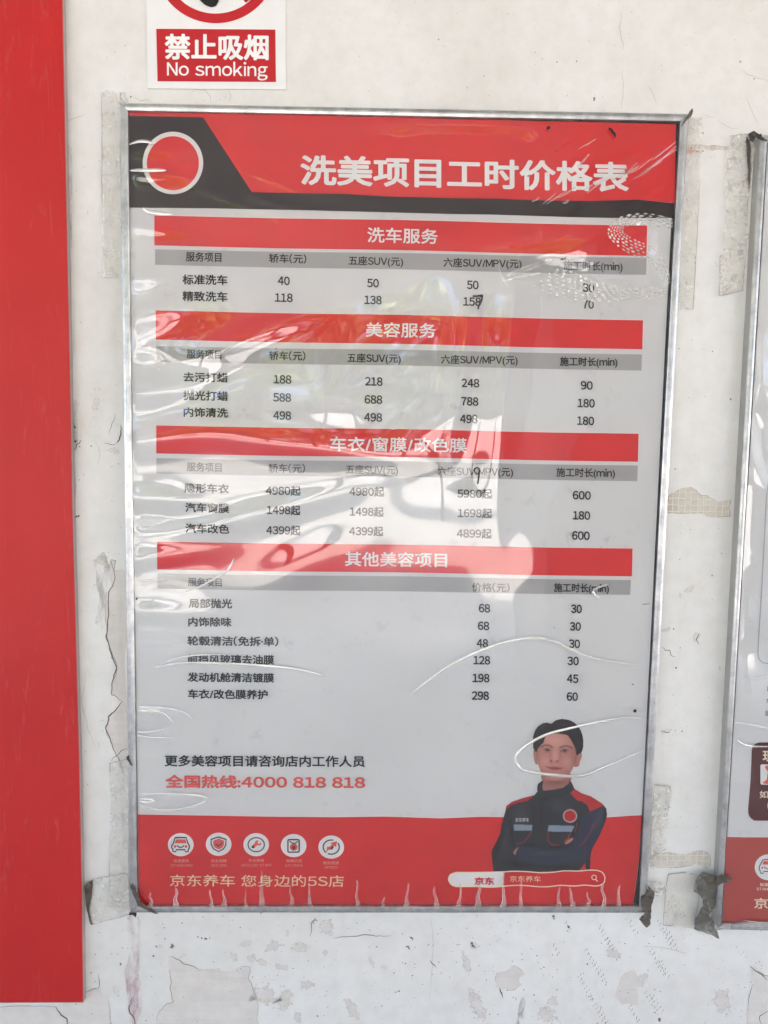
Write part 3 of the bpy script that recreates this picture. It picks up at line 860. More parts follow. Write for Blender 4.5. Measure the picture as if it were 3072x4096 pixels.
ROWS = [[('标准洗车', 394, 603.5, 491.5, 605, 22), ('40', 600, 606, 626, 607, 19), ('50', 793, 611, 818.5, 612, 19), ('50', 1008.5, 615, 1034, 616, 19), ('30', 1258.5, 621, 1284, 622, 19)],
        [('精致洗车', 394, 639.5, 491.5, 641, 22), ('118', 593.5, 642.5, 632.5, 643.5, 19), ('138', 787, 647.5, 824.6, 648.5, 19), ('158', 1000.5, 651, 1039, 652, 19), ('70', 1258.5, 657, 1283, 658, 19)],
        [('去污打蜡', 396, 814, 492.5, 816, 21), ('188', 591, 819, 629.5, 820, 19), ('218', 788.5, 823.5, 826.5, 824.5, 19), ('248', 997, 827, 1035.5, 828, 19), ('90', 1254.5, 832, 1280.5, 833, 19)],
        [('抛光打蜡', 396, 854, 492.5, 856, 21), ('588', 590, 858, 629, 859, 19), ('688', 787.5, 862.5, 826, 863.5, 19), ('788', 996, 866.5, 1033.5, 867.5, 19), ('180', 1247.5, 870.5, 1285, 871.5, 19)],
        [('内饰清洗', 396.5, 890, 492.5, 892, 21), ('498', 590, 897, 629, 898, 19), ('498', 786.5, 901, 825.5, 902, 19), ('498', 993.5, 904.5, 1032, 905.5, 19), ('180', 1246.5, 908.5, 1283.5, 909.5, 19)],
        [('隐形车衣', 399, 1054, 494.5, 1056, 21), ('4980起', 574, 1059.5, 649.5, 1060.5, 22), ('4980起', 754.5, 1061.5, 830, 1062.5, 22), ('5980起', 988, 1066, 1063, 1067, 22), ('600', 1237, 1069.5, 1276.5, 1070.5, 19)],
        [('汽车窗膜', 400, 1096, 495, 1098, 21), ('1498起', 576, 1101.5, 649, 1102.5, 22), ('1498起', 755, 1105, 829, 1106, 22), ('1698起', 988.5, 1108, 1063, 1109, 22), ('180', 1237.5, 1113, 1275, 1114, 19)],
        [('汽车改色', 400, 1141, 495.5, 1143, 21), ('4399起', 575, 1145, 649, 1146, 22), ('4399起', 754, 1147, 828, 1148, 22), ('4899起', 986.5, 1152, 1062, 1153, 22), ('600', 1235.5, 1156.5, 1274, 1157.5, 19)],
        [('局部抛光', 407.5, 1303, 501.5, 1304, 21), ('68', 1034, 1313.5, 1059, 1314.5, 19), ('30', 1233.5, 1315, 1257, 1315.5, 19)],
        [('内饰除味', 406.5, 1343, 500, 1344, 21), ('68', 1032, 1351.5, 1057, 1352.5, 19), ('30', 1231, 1353, 1255, 1353.5, 19)],
        [('轮毂清洁（免拆·单）', 404.5, 1384, 601.5, 1386, 21), ('48', 1029.5, 1389, 1054.5, 1390, 19), ('30', 1229, 1390.5, 1253, 1391, 19)],
        [('前挡风玻璃去油膜', 404.5, 1423.5, 592, 1425.5, 21), ('128', 1022.5, 1426, 1059, 1426.5, 19), ('30', 1225.5, 1427.5, 1250.5, 1428, 19)],
        [('发动机舱清洁镀膜', 405, 1462.5, 592, 1464.5, 21), ('198', 1020.5, 1464.5, 1057.5, 1465, 19), ('45', 1224.5, 1466, 1249.5, 1466.5, 19)],
        [('车衣/改色膜养护', 406, 1499, 578.5, 1500.5, 21), ('298', 1019, 1502.5, 1056.5, 1503, 19), ('60', 1224, 1504.5, 1248.5, 1505, 19)]]
for ri_, row in enumerate(ROWS):
    for ci_, (s, a, yl, c, yr, h) in enumerate(row):
        text('service_lettering' if ci_ == 0 else 'price_lettering', s, a, yl, c, yr, h, L3, M['ink_text'] if ri_ < 8 else M['ink_black'], po, 0.030 if ri_ > 7 else 0.026)
text('advice_lettering', '更多美容项目请咨询店内工作人员', 355.5, 1643.5, 788.5, 1645, 25, L3, M['ink_black'], po, 0.026)
text('hotline_lettering', '全国热线:4000 818 818', 357, 1688, 789, 1690.5, 29, L3, M['ink_coral'], po, 0.034, agap=0.10)

# ---- bottom band
bt = q(7, (560, 201), (594, 201), (900, 206), (1200, 211), (1450, 213), (1659, 210)) + q(8, (100, 213), (250, 218), (420, 211), (560, 213), (760, 213), (960, 214), (1060, 207), (1114, 204))
bt[0] = (552, 3258)
b = MB(); b.poly(bt + [(2555.5, 3440), (2540.5, 3560), (2530, 3626.5), (556.5, 3627.5)], L1); b.build('red_footer', M['ink_red_low'], po)
b = MB()
IC = [(780, 332), (945, 330), (1107, 331), (1268, 335), (1430, 341)]
k3 = 760 / 1659
def i3(*p): return z(640, 3300, k3, *p)
def stroke(mb, pts, wd, y, mi=0, closed=False):
    P = list(pts) + ([pts[0], pts[1]] if closed else [])
    mb.ribbon(P, wd, y, mi, taper=False)
cen = [(181, 172), (512, 168), (840, 172), (1167, 180), (1495, 193)]
for n_, (x, y) in enumerate(cen):
    b = MB(); b.poly(i3(*arc(x, y, 112, 101, n=56)), L2); ic = b.build('service_icon', M['ink_white'], po)
    b = MB()
    Y1, Y2, Y3 = L3, L3 - 0.0002, L3 - 0.0004
    if n_ == 0:
        b.poly(i3((140, 125), (222, 125), (232, 160), (128, 160)), Y1, 1)
        stroke(b, i3((133, 110), (227, 110), (246, 165), (256, 178), (254, 205), (247, 212), (246, 234), (222, 234), (218, 216), (142, 216), (138, 234), (114, 234), (112, 210), (102, 200), (103, 178), (115, 165), (133, 110), (227, 110)), 5, Y2)
        b.poly(i3(*arc(131, 187, 12, n=14)), Y1, 1); b.poly(i3(*arc(227, 187, 12, n=14)), Y1, 1)
        stroke(b, i3(*spline([(148, 178), (165, 192), (180, 195), (196, 191), (210, 178)], 5)), 4.5, Y2)
    elif n_ == 1:
        b.poly(i3((512, 118), (560, 138), (558, 175), (545, 198), (512, 214), (478, 196), (465, 170), (466, 137)), Y1, 1)
        stroke(b, i3((510, 104), (577, 126), (574, 175), (555, 208), (512, 232), (468, 208), (447, 170), (446, 126), (510, 104), (577, 126)), 5, Y2)
        stroke(b, i3((486, 166), (508, 184), (544, 154)), 5, Y2)
    elif n_ == 2:
        stroke(b, i3(*arc(840, 172, 71, 61, n=48)) + i3((911, 172)), 4.5, Y2)
        stroke(b, i3((812, 192), (850, 155)), 13, Y1, 1)
        b.poly(i3((832, 140), (850, 132), (862, 138), (850, 150), (858, 164), (876, 160), (880, 146), (886, 160), (878, 176), (858, 180), (840, 172), (830, 158)), Y1 - .0001, 1)
        b.poly(i3(*arc(812, 192, 12, n=14)), Y2, 0)
    elif n_ == 3:
        stroke(b, i3(*rounded(1117, 128, 1215, 237, 10, 4)) + i3((1205, 128)), 5, Y2)
        stroke(b, i3(*spline([(1130, 140), (1150, 156), (1168, 160), (1186, 156), (1204, 142)], 5)), 4, Y2)
        b.poly(i3(*arc(1167, 193, 34, 32, n=24)), Y1, 1)
        text('', '¥', *i3((1152, 196))[0], *i3((1184, 196))[0], 17, Y3, None, None, 0.03, 'px', mb=b)
    else:
        stroke(b, i3(*arc(1495, 193, 70, 62, -35, 115, 24, False)), 5, Y2)
        stroke(b, i3(*arc(1495, 193, 70, 62, 130, 285, 24, False)), 5, Y2)
        b.poly(i3((1447, 245), (1462, 186), (1476, 192), (1502, 168), (1484, 158), (1546, 140), (1538, 196), (1524, 182), (1480, 222), (1470, 216)), Y1, 1)
        stroke(b, i3((1492, 212), (1512, 190)), 8, Y2)
    b.build('icon_symbol', [M['ink_black'], M['ink_coral']], ic)
for cn, en, xa, xb, yc, xc, xd, ye in [('标准服务', 'STANDARD', 750, 817, 401, 737, 832, 421), ('安全保障', 'SECURE', 911, 980, 401, 911, 980, 421), ('专业维修', 'SKILLED STAFF', 1073, 1142, 399, 1042, 1175, 420),
                                       ('物美价优', 'SAVINGS', 1236, 1305, 401, 1231, 1308, 421), ('高效便捷', 'SPEED', 1395, 1464, 410, 1401, 1459, 429)]:
    (a1, b1), (a2, b2) = q(7, (xa, yc), (xb, yc)); text('chinese_caption', cn, a1, b1, a2, b2, 13, L3, M['ink_faint'], po, 0.02, 'px')
    (a1, b1), (a2, b2) = q(7, (xc, ye), (xd, ye)); text('english_caption', en, a1, b1, a2, b2, 10, L3, M['ink_faint'], po, 0.01, 'px')
(a1, b1), (a2, b2) = q(7, (734, 486), (1486, 489))
text('slogan_lettering', '京东养车 您身边的5S店', a1, b1, a2, b2, 47, L3, M['ink_gold'], po, 0.006, 'px')

# ---- search bar
k4 = 840 / 1659
def s4(*p): return z(1760, 3420, k4, *p)
top = spline([(128, 137), (300, 137), (500, 133), (580, 128), (700, 132), (800, 140), (900, 135), (980, 125), (1100, 126), (1180, 119), (1240, 121)], 6)
rnd_ = spline([(1240, 121), (1278, 135), (1300, 165), (1302, 195), (1290, 225), (1255, 242), (1220, 245)], 5)
bot = spline([(1220, 245), (1140, 238), (1060, 245), (950, 240), (860, 250), (770, 250), (650, 240), (540, 243), (420, 254), (300, 250), (128, 250)], 6)
lft = spline([(128, 250), (92, 235), (70, 205), (69, 180), (85, 153), (128, 137)], 5)
b = MB(); b.poly(s4(*(top[1:] + rnd_[1:] + bot[1:] + lft[1:])), L2 - 0.0002)
sb = b.build('search_bar', M['ink_red_low'], po)
b = MB(); b.ribbon(s4(*(top + rnd_[1:] + bot[1:] + lft[1:])), 4.2, L4, 0, False); b.build('bar_outline', M['ink_cream'], sb)
cut = [p for p in top if p[0] <= 500]; cutb = [p for p in bot if p[0] <= 500]
b = MB(); b.poly(s4(*(cut[1:] + [(500, 134), (497, 248)] + cutb + lft[1:])), L3); b.build('white_tab', M['ink_white'], sb)
(a1, b1), (a2, b2) = s4((272, 205), (428, 207))
text('tab_lettering', '京东', a1, b1, a2, b2, 31, L4 - 0.0001, M['ink_red_low'], sb, 0.036, 'px')
(a1, b1), (a2, b2) = s4((552, 188), (796, 190))
text('query_lettering', '京东养车', a1, b1, a2, b2, 24, L4 - 0.0001, M['ink_gold'], sb, 0.0, 'px')
b = MB(); b.ribbon(s4(*arc(1217, 177, 18, n=28)) + s4((1235, 177)), 3, L4, 0, False); b.ribbon(s4((1229, 192), (1247, 210)), 3.4, L4, 0, False)
b.build('magnifier', M['ink_cream'], sb)

# ================================================================== printed portrait (ink dots on a fine grid)
def portrait(parent):
    ox, oy, sc = 1940, 2840, 540 / 1659
    st = 4.6                                       # cell in crop pixels = 1.5 photo pixels
    X = np.arange(60, 1520, st); Y = np.arange(90, 2000, st)
    gx, gy = np.meshgrid(X, Y)
    ids = np.zeros(gx.shape, int)
    col = np.zeros(gx.shape + (3,))
    def inside(poly):
        P = np.array(poly); r = np.zeros(gx.shape, bool)
        for i in range(len(P)):
            x0, y0 = P[i]; x1, y1 = P[(i + 1) % len(P)]
            c = ((y0 > gy) != (y1 > gy))
            with np.errstate(divide='ignore', invalid='ignore'):
                r ^= c & (gx < (x1 - x0) * (gy - y0) / (y1 - y0 + 1e-12) + x0)
        return r
    def blur(a, n):
        for _ in range(n):
            p = np.pad(a, 1, mode='edge')
            a = (p[:-2, 1:-1] + p[2:, 1:-1] + p[1:-1, :-2] + p[1:-1, 2:] + 2 * p[1:-1, 1:-1]) / 6
        return a
    def C3(r, g_, b_): return np.array([lin(r), lin(g_), lin(b_)]) * 1.0
    def lay(poly, c, i=None, soft=0, op=1.0, only=None, sp=True):
        P = spline(poly, 6, True) if sp else poly
        m = inside(P)
        if i is not None: ids[m] = i
        a = m.astype(float)
        if soft: a = blur(a, soft)
        if only is not None: a = a * (ids == only)
        a = (a * op)[..., None]
        col[:] = col * (1 - a) + np.array(c) * a
    def gs(x, y, rx, ry, c, op, only=1, rot=0.0):
        dx, dy = gx - x, gy - y
        cr, sr = math.cos(rot), math.sin(rot)
        a = np.exp(-(((dx * cr + dy * sr) / rx) ** 2 + ((-dx * sr + dy * cr) / ry) ** 2)) * op
        if only is not None: a = a * (ids == only)
        col[:] = col * (1 - a[..., None]) + np.array(c) * a[..., None]
    def line(pts, wd, c, op, only=None, soft=1):
        d = np.full(gx.shape, 1e9)
        for (x0, y0), (x1, y1) in zip(pts[:-1], pts[1:]):
            L = (x1 - x0) ** 2 + (y1 - y0) ** 2 + 1e-9
            t = np.clip(((gx - x0) * (x1 - x0) + (gy - y0) * (y1 - y0)) / L, 0, 1)
            d = np.minimum(d, np.hypot(gx - x0 - t * (x1 - x0), gy - y0 - t * (y1 - y0)))
        a = np.clip((wd / 2 - d) / (soft * 3) + 0.5, 0, 1) * op
        if only is not None: a = a * (ids == only)
        col[:] = col * (1 - a[..., None]) + np.array(c) * a[..., None]
    SK = C3(190, 130, 120); SKL = C3(226, 168, 154); SKD = C3(136, 80, 74); HR = C3(40, 34, 34); NV = C3(46, 47, 53); RD = C3(190, 36, 44); BL = C3(46, 52, 76)
    # neck, ears, face
    lay([(712, 780), (1040, 780), (1038, 900), (960, 960), (800, 990), (700, 1000), (712, 900)], SK * .82, 1)
    lay([(600, 490), (640, 500), (655, 600), (645, 668), (615, 650), (598, 560)], SK * .95, 1)
    lay([(1180, 520), (1188, 570), (1165, 640), (1150, 690), (1090, 692), (1110, 600), (1130, 540)], SK * .95, 1)
    lay([(640, 330), (720, 260), (880, 250), (1050, 290), (1120, 400), (1125, 560), (1090, 690), (1035, 790), (980, 840), (870, 872), (770, 850), (700, 780), (650, 650), (632, 500)], SK, 1)
    gs(860, 370, 170, 90, SKL, .75); gs(860, 560, 45, 110, SKL, .55); gs(740, 640, 70, 70, SKL, .45); gs(1010, 640, 70, 70, SKL, .35); gs(860, 810, 70, 40, SKL, .4)
    gs(1100, 600, 50, 200, SKD, .38); gs(650, 600, 26, 180, SKD, .26); gs(870, 890, 190, 26, SKD, .75); gs(700, 800, 40, 60, SKD, .35); gs(1020, 800, 50, 70, SKD, .40); gs(860, 930, 130, 30, SKD, .3)
    gs(770, 480, 70, 30, SKD, .35); gs(985, 490, 75, 30, SKD, .35); gs(810, 560, 18, 70, SKD, .22); gs(925, 560, 18, 70, SKD, .28); gs(850, 650, 60, 12, SKD, .35)
    line([(690, 455), (730, 433), (785, 432), (830, 458)], 14, C3(58, 40, 36), .85, 1, 3); line([(920, 462), (975, 440), (1030, 445), (1072, 470)], 14, C3(58, 40, 36), .85, 1, 3)
    line([(728, 492), (765, 478), (804, 500)], 10, C3(34, 22, 22), 1, 1); line([(930, 507), (970, 486), (1026, 500)], 10, C3(34, 22, 22), 1, 1)
    gs(768, 496, 34, 12, C3(190, 168, 160), .5); gs(982, 506, 36, 12, C3(190, 168, 160), .5)
    gs(768, 495, 20, 17, C3(22, 14, 14), 1.0); gs(980, 505, 21, 17, C3(22, 14, 14), 1.0)
    line([(720, 512), (765, 518), (802, 510)], 4, SKD, .5, 1); line([(935, 520), (985, 528), (1030, 518)], 4, SKD, .5, 1)
    gs(815, 628, 16, 10, C3(72, 38, 38), .95); gs(885, 630, 16, 10, C3(72, 38, 38), .95); line([(795, 600), (800, 625), (812, 632)], 5, SKD, .6, 1); line([(912, 600), (915, 625), (900, 636)], 5, SKD, .6, 1)
    lay([(752, 698), (800, 700), (850, 694), (900, 700), (950, 716), (890, 738), (840, 742), (800, 725)], C3(160, 72, 72), None, 1, .85, 1)
    line([(738, 690), (758, 700), (800, 711), (850, 714), (905, 720), (940, 715), (962, 708)], 5, C3(92, 34, 36), 1, 1)
    line([(635, 510), (640, 600)], 8, SKD, .6, 1); line([(1120, 560), (1105, 640)], 10, SKD, .7, 1)
    # hair
    lay([(592, 450), (592, 330), (630, 230), (700, 170), (760, 157), (815, 166), (870, 128), (950, 112), (1050, 130), (1130, 185), (1180, 260), (1205, 350), (1208, 440), (1190, 510), (1150, 545), (1125, 555), (1110, 480), (1085, 420), (1050, 360), (1010, 310), (930, 295), (880, 290), (820, 290), (750, 320), (715, 400), (690, 430), (655, 470), (630, 520), (600, 480)], HR, 2)
    lay([(725, 320), (735, 330), (722, 390), (700, 420), (708, 370)], HR, 2)
    for xx, yy, a_ in [(700, 220, .5), (950, 180, .35), (1100, 260, .45), (1150, 400, .4), (640, 380, .4)]:
        gs(xx, yy, 60, 30, C3(62, 48, 46), a_, 2, 0.6)
    rg2 = np.random.default_rng(8)
    st_ = blur(rg2.standard_normal((gx.shape[0] // 6 + 2, gx.shape[1])), 1)[np.arange(gx.shape[0]) // 6]
    col[:] *= np.where(ids == 2, 1 + 0.35 * blur(st_, 1), 1)[..., None]
    # jacket
    lay([(712, 860), (690, 880), (650, 910), (640, 960), (645, 1000), (610, 1045), (470, 1085), (330, 1130), (262, 1180), (255, 1230), (235, 1300), (200, 1420), (190, 1510), (150, 1600), (80, 1730), (90, 1860), (105, 1990), (480, 1990), (1140, 1975), (1180, 1950), (1230, 1875), (1245, 1980), (1290, 1970), (1300, 1760), (1330, 1680), (1400, 1560), (1470, 1400), (1500, 1290), (1490, 1210), (1440, 1150), (1300, 1060), (1180, 1020), (1100, 970), (1070, 900), (1040, 850), (1030, 900), (960, 955), (860, 975), (780, 985), (715, 990), (705, 940), (715, 890)], NV, 3, sp=False)
    lay([(1230, 1280), (1350, 1220), (1460, 1200), (1490, 1300), (1440, 1420), (1330, 1650), (1270, 1760), (1200, 1850), (1080, 1760), (1090, 1500), (1150, 1380)], BL, None, 4, .8, 3)
    lay([(390, 1690), (600, 1640), (860, 1700), (1060, 1650), (1180, 1700), (1180, 1820), (1000, 1900), (700, 1900), (480, 1860), (380, 1790)], BL, None, 6, .7, 3)
    for x, y, rx, ry, o_, rot in [(150, 1700, 30, 160, .6, .3), (330, 1500, 30, 170, .55, -.1), (560, 1660, 170, 22, .6, .1), (880, 1690, 180, 24, .6, -.1), (430, 1900, 200, 30, .55, .1), (900, 1930, 260, 22, .5, 0), (1480, 1300, 26, 110, .8, .15), (1120, 1450, 26, 130, .6, .3), (690, 1300, 10, 220, .4, .02), (600, 1350, 8, 240, .45, .04), (800, 1300, 8, 220, .4, .04), (740, 1090, 70, 20, .5, 0)]:
        gs(x, y, rx, ry, C3(14, 14, 16), min(1, o_ * 1.3), 3, rot)
    for x, y, rx, ry, o_, rot in [(430, 1280, 90, 90, .35, 0), (900, 1180, 120, 70, .3, 0), (1390, 1350, 40, 120, .35, .4), (700, 1760, 200, 30, .3, 0), (250, 1600, 30, 140, .25, .2), (940, 900, 60, 40, .35, 0)]:
        gs(x, y, rx, ry, C3(84, 87, 98), min(1, o_ * 0.9), 3, rot)
    lay([(612, 1042), (500, 1075), (330, 1128), (262, 1180), (285, 1222), (310, 1175), (400, 1140), (520, 1115), (570, 1080)], RD, None, 0, 1, 3, False)
    lay([(1095, 975), (1180, 1020), (1300, 1060), (1455, 1155), (1450, 1180), (1340, 1225), (1290, 1248), (1260, 1170), (1190, 1120), (1130, 1110), (1048, 1025)], RD, None, 0, 1, 3, False)
    gs(1300, 1130, 60, 40, RD * .75, .6, 3)
    lay([(352, 1408), (582, 1412), (576, 1480), (358, 1480)], C3(140, 152, 168), None, 0, 1, 3, False)
    lay([(782, 1415), (1100, 1425), (1065, 1498), (770, 1492)], C3(140, 152, 168), None, 0, 1, 3, False)
    for pl in ([(575, 1490), (540, 1545), (482, 1618)], [(390, 1645), (470, 1635)], [(778, 1500), (775, 1610), (820, 1655), (905, 1660)], [(1345, 1390), (1280, 1530), (1200, 1645), (1170, 1655)], [(1135, 1390), (1105, 1500)]):
        line(pl, 8, RD, .85, 3)
    lay([(1050, 1500), (1020, 1570), (965, 1620), (985, 1625), (1030, 1590)], RD, None, 0, 1, 3, False)
    lay([(1075, 1570), (1020, 1600), (980, 1645), (1020, 1640), (1075, 1600)], SK, 4)
    lay([(412, 1685), (385, 1705), (352, 1745), (370, 1780), (385, 1735)], SK * .9, 5)
    for pl, wd_ in [([(610, 1100), (600, 1250), (585, 1400)], 5), ([(830, 1110), (800, 1280), (775, 1420)], 5), ([(285, 1230), (330, 1400), (350, 1560)], 5), ([(1180, 1260), (1120, 1380), (1090, 1560)], 6), ([(540, 1780), (620, 1740), (760, 1730)], 7), ([(640, 1860), (820, 1850), (1000, 1800)], 6), ([(200, 1500), (260, 1560), (300, 1660)], 6), ([(120, 1700), (200, 1720), (300, 1690)], 6), ([(1240, 1500), (1320, 1560), (1360, 1600)], 5), ([(1300, 1640), (1220, 1760), (1180, 1860)], 6), ([(420, 1880), (520, 1920), (700, 1930)], 6), ([(650, 1010), (760, 1080), (900, 1075), (1050, 1020)], 6)]:
        line(spline(pl, 5), wd_, C3(16, 16, 19), .75, 3, 2)
        line(spline([(x_ + 9, y_ + 7) for x_, y_ in pl], 5), wd_, C3(74, 77, 88), .45, 3, 3)
    # chest emblem (plain disc, ring)
    lay(arc(1045, 1302, 88, 82, n=30), C3(190, 180, 176), None, 0, 1, 3, False); lay(arc(1045, 1302, 74, 69, n=30), RD, None, 0, 1, 3, False)
    rg = np.random.default_rng(5)
    col[:] *= (1 + 0.05 * blur(rg.standard_normal(gx.shape), 2)[..., None])
    soft_ = np.stack([blur(col[..., k], 2) for k in range(3)], -1)
    col[:] = soft_
    names = {1: 'portrait_skin', 2: 'portrait_hair', 3: 'portrait_jacket', 4: 'portrait_hand', 5: 'portrait_hand'}
    root = None
    for i in (3, 1, 2, 4, 5):
        cells = np.argwhere(ids == i)
        vi = {}; V = []; F = []; CC = []
        def vert(r, c_):
            k = (r, c_)
            if k not in vi:
                vi[k] = len(V)
                u = ox + (60 + (c_ - .5) * st) * sc; v = oy + (90 + (r - .5) * st) * sc
                V.append(un(u, v, L2 - 0.0001))
            return vi[k]
        for r, c_ in cells:
            F.append((vert(r + 1, c_), vert(r + 1, c_ + 1), vert(r, c_ + 1), vert(r, c_)))
            CC.append(col[r, c_])
        mb = MB(); mb.add(V, F)
        o = mb.build(names[i], M['portrait'], root or parent)
        at_ = o.data.color_attributes.new('ink', 'FLOAT_COLOR', 'CORNER')
        cc = np.ones((len(F), 4, 4), dtype=np.float32)
        cc[:, :, :3] = np.clip(np.array(CC), 0.005, 1)[:, None, :]
        at_.data.foreach_set('color', cc.ravel())
        if root is None:
            root = o
            o.name = 'printed_portrait'
            tag(o, 'printed photo of a person with short dark hair in a dark jacket, arms crossed')
    return root
pm = mat('portrait print', (0.5, 0.5, 0.5, 1), 0.55, 0, 0.3)
ca = nd(pm, 'ShaderNodeVertexColor'); ca.layer_name = 'ink'
ln(pm, ca.outputs[0], bsdf(pm).inputs['Base Color'])
M['portrait'] = pm
pr = portrait(po)
(a1, b1), (a2, b2) = z(1940, 2840, 540 / 1659, (372, 1352), (540, 1350))
text('jacket_lettering', '京东养车', a1, b1, a2, b2, 17, L3, mat('badge thread', (0.62, 0.62, 0.62, 1), 0.6), pr, 0.012, 'px')

# ---- marks made on top of the print
b = MB()
def pen(pts, wd): b.ribbon(pts, wd, YF - 0.0042, 0, False)
pen(q(4, (383, 173), (400, 174), (426, 169)), 7); pen(q(4, (426, 169), (421, 195), (410, 215), (406, 230)), 7); pen(q(4, (405, 170), (425, 180)), 5)
b.build('marker_digit', M['marker'], po)
b = MB()
pen(q(4, *arc(402, 928, 10, 14, n=18)) + q(4, (412, 928)), 5.5); pen(q(4, (412, 925), (410, 950), (405, 985)), 6.5)
b.build('marker_digit', M['marker'], po)
b = MB()
for k, x, y, rx, ry, rt in [(2, 977, 557, 9, 5, .5), (2, 991, 574, 7, 14, -.4), (2, 998, 590, 4, 5, 0), (2, 984, 566, 5, 5, 0), (2, 712, 552, 7, 6, 0), (2, 704, 556, 3, 3, 0), (2, 746, 653, 2.5, 3, 0), (2, 850, 546, 2, 2, 0), (2, 850, 520, 4, 3, 0), (2, 622, 760, 3, 3, 0), (4, 770, 14, 7, 4, 0), (4, 782, 10, 4, 3, 0), (3, 1192, 400, 2, 5, 0), (6, 148, 190, 7, 3, -.3), (6, 735, 500, 2, 2, 0), (5, 590, 375, 4, 4, 0), (6, 1085, 860, 6, 8, .4), (6, 1075, 745, 5, 3, .3)]:
    (u, v), = q(k, (x, y)); b = MB(); b.poly(blob(u, v, rx, ry, rt, 9, rs, .4), YF - 0.0041); b.build('ink_blot', M['marker'], po)

# ================================================================== FILM over the price poster
def vnoise(x, y, seed):
    r = np.random.default_rng(seed); T = r.standard_normal((64, 64))
    xi = np.floor(x).astype(int); yi = np.floor(y).astype(int); fx = x - xi; fy = y - yi
    fx = fx ** 3 * (fx * (fx * 6 - 15) + 10); fy = fy ** 3 * (fy * (fy * 6 - 15) + 10)
    G = lambda a, b_: T[a % 64, b_ % 64]
    return (G(xi, yi) * (1 - fx) + G(xi + 1, yi) * fx) * (1 - fy) + (G(xi, yi + 1) * (1 - fx) + G(xi + 1, yi + 1) * fx) * fy

def film_height(X, Y):
    """X, Y in overview pixels; metres towards the viewer"""
    h = np.zeros_like(X)
    h += 0.0016 * vnoise(X / 330, Y / 300, 1) + 0.0007 * vnoise(X / 120, Y / 110, 2)
    def bumpf(cx, cy, rx, ry, a, rot=0.0, p=1.0):
        dx, dy = X - cx, Y - cy
        c, s = math.cos(rot), math.sin(rot)
        return a * np.exp(-((((dx * c + dy * s) / rx) ** 2 + ((-dx * s + dy * c) / ry) ** 2) ** p))
    # big soft bulge in the upper half where the film stands off the print
    h += bumpf(640, 820, 330, 260, 0.010, 0.2)
    h += bumpf(1000, 700, 200, 260, 0.004, -0.2)
    # pinched folds fanning from the left rail
    for cx, cy, rx, ry, a, rot in [(270, 604, 90, 22, .0042, -.05), (270, 700, 130, 30, .0040, -.35), (275, 790, 110, 26, -.0035, .05), (270, 850, 120, 26, .0050, -.05), (290, 955, 130, 30, .0045, -.1),
                                   (285, 1075, 120, 24, .0036, .08), (300, 1120, 130, 22, -.003, -.05), (290, 1210, 160, 22, .0030, -.12), (290, 1320, 90, 16, .0022, .03),
                                   (280, 330, 90, 16, .0026, -.08), (280, 375, 110, 18, .003, .05), (310, 495, 60, 10, .0024, .1), (290, 1540, 90, 14, .0018, .1), (290, 1730, 110, 22, .0024, 0),
                                   (560, 720, 160, 26, .0034, -.35), (640, 960, 220, 30, .0036, .12), (560, 1110, 200, 28, .0040, -.25), (640, 1230, 120, 60, .0040, -.5), (430, 850, 140, 26, -.0032, -.4),
                                   (1290, 520, 130, 50, .0050, .12), (1240, 590, 150, 24, -.0035, .15), (980, 850, 40, 190, .0032, .12), (1090, 800, 36, 260, .0028, .1), (900, 950, 90, 60, .0028, -.6)]:
        h += bumpf(cx, cy, rx, ry, a * (1.6 if cx < 320 and 560 < cy < 1000 else 1.0), rot)
    # fine diagonal wrinkles, top right and under the header
    u = X * 0.83 + Y * -0.56; v = X * 0.56 + Y * 0.83
    mk = np.exp(-(((X - 1280) / 230) ** 2 + ((Y - 400) / 110) ** 2))
    h += 0.0006 * mk * vnoise(u / 150, v / 13, 4)
    u = X * 0.93 + Y * 0.36; v = -X * 0.36 + Y * 0.93
    mk = np.exp(-(((X - 600) / 260) ** 2 + ((Y - 400) / 90) ** 2))
    h += 0.0004 * mk * vnoise(u / 170, v / 15, 5)
    return h

FC = [(512, 443), (2719, 486), (2555, 3625), (551, 3625)]
nx, ny = 300, 430
sg_, tg = np.meshgrid(np.linspace(0, 1, nx), np.linspace(0, 1, ny))
PX = (FC[0][0] * (1 - sg_) + FC[1][0] * sg_) * (1 - tg) + (FC[3][0] * (1 - sg_) + FC[2][0] * sg_) * tg
PY = (FC[0][1] * (1 - sg_) + FC[1][1] * sg_) * (1 - tg) + (FC[3][1] * (1 - sg_) + FC[2][1] * sg_) * tg
Hh = film_height(PX / S, PY / S)
edge_ = np.minimum(np.minimum(sg_, 1 - sg_) * 22, np.minimum(tg, 1 - tg) * 34); edge_ = np.clip(edge_, 0, 1); edge_ = edge_ * edge_ * (3 - 2 * edge_)
lead = np.clip(sg_ * 70, 0, 1)
Hh = np.where(sg_ < 0.3, Hh * lead, Hh * edge_) * np.clip(np.minimum(tg, 1 - tg) * 34, 0, 1) * np.clip((1 - sg_) * 22, 0, 1)
Hh = np.maximum(Hh, -0.0022)
def film_y(u, v):
    """film surface depth at a photo pixel"""
    t = min(max((v - 443) / (3625 - 443), 0), 1)
    s = min(max((u - (512 + 39 * t)) / ((2719 - 164 * t) - (512 + 39 * t)), 0), 1)
    return YF - float(Hh[int(round(t * (ny - 1))), int(round(s * (nx - 1)))])
V = []
for r in range(ny):
    for c in range(nx):
        p = un(float(PX[r, c]), float(PY[r, c]), YF)
        V.append((p.x, YF - float(Hh[r, c]), p.z))
F = [(r * nx + c, (r + 1) * nx + c, (r + 1) * nx + c + 1, r * nx + c + 1) for r in range(ny - 1) for c in range(nx - 1)]
b = MB(); b.add(V, F)
film = b.build('clear_film', M['film'], po, True)

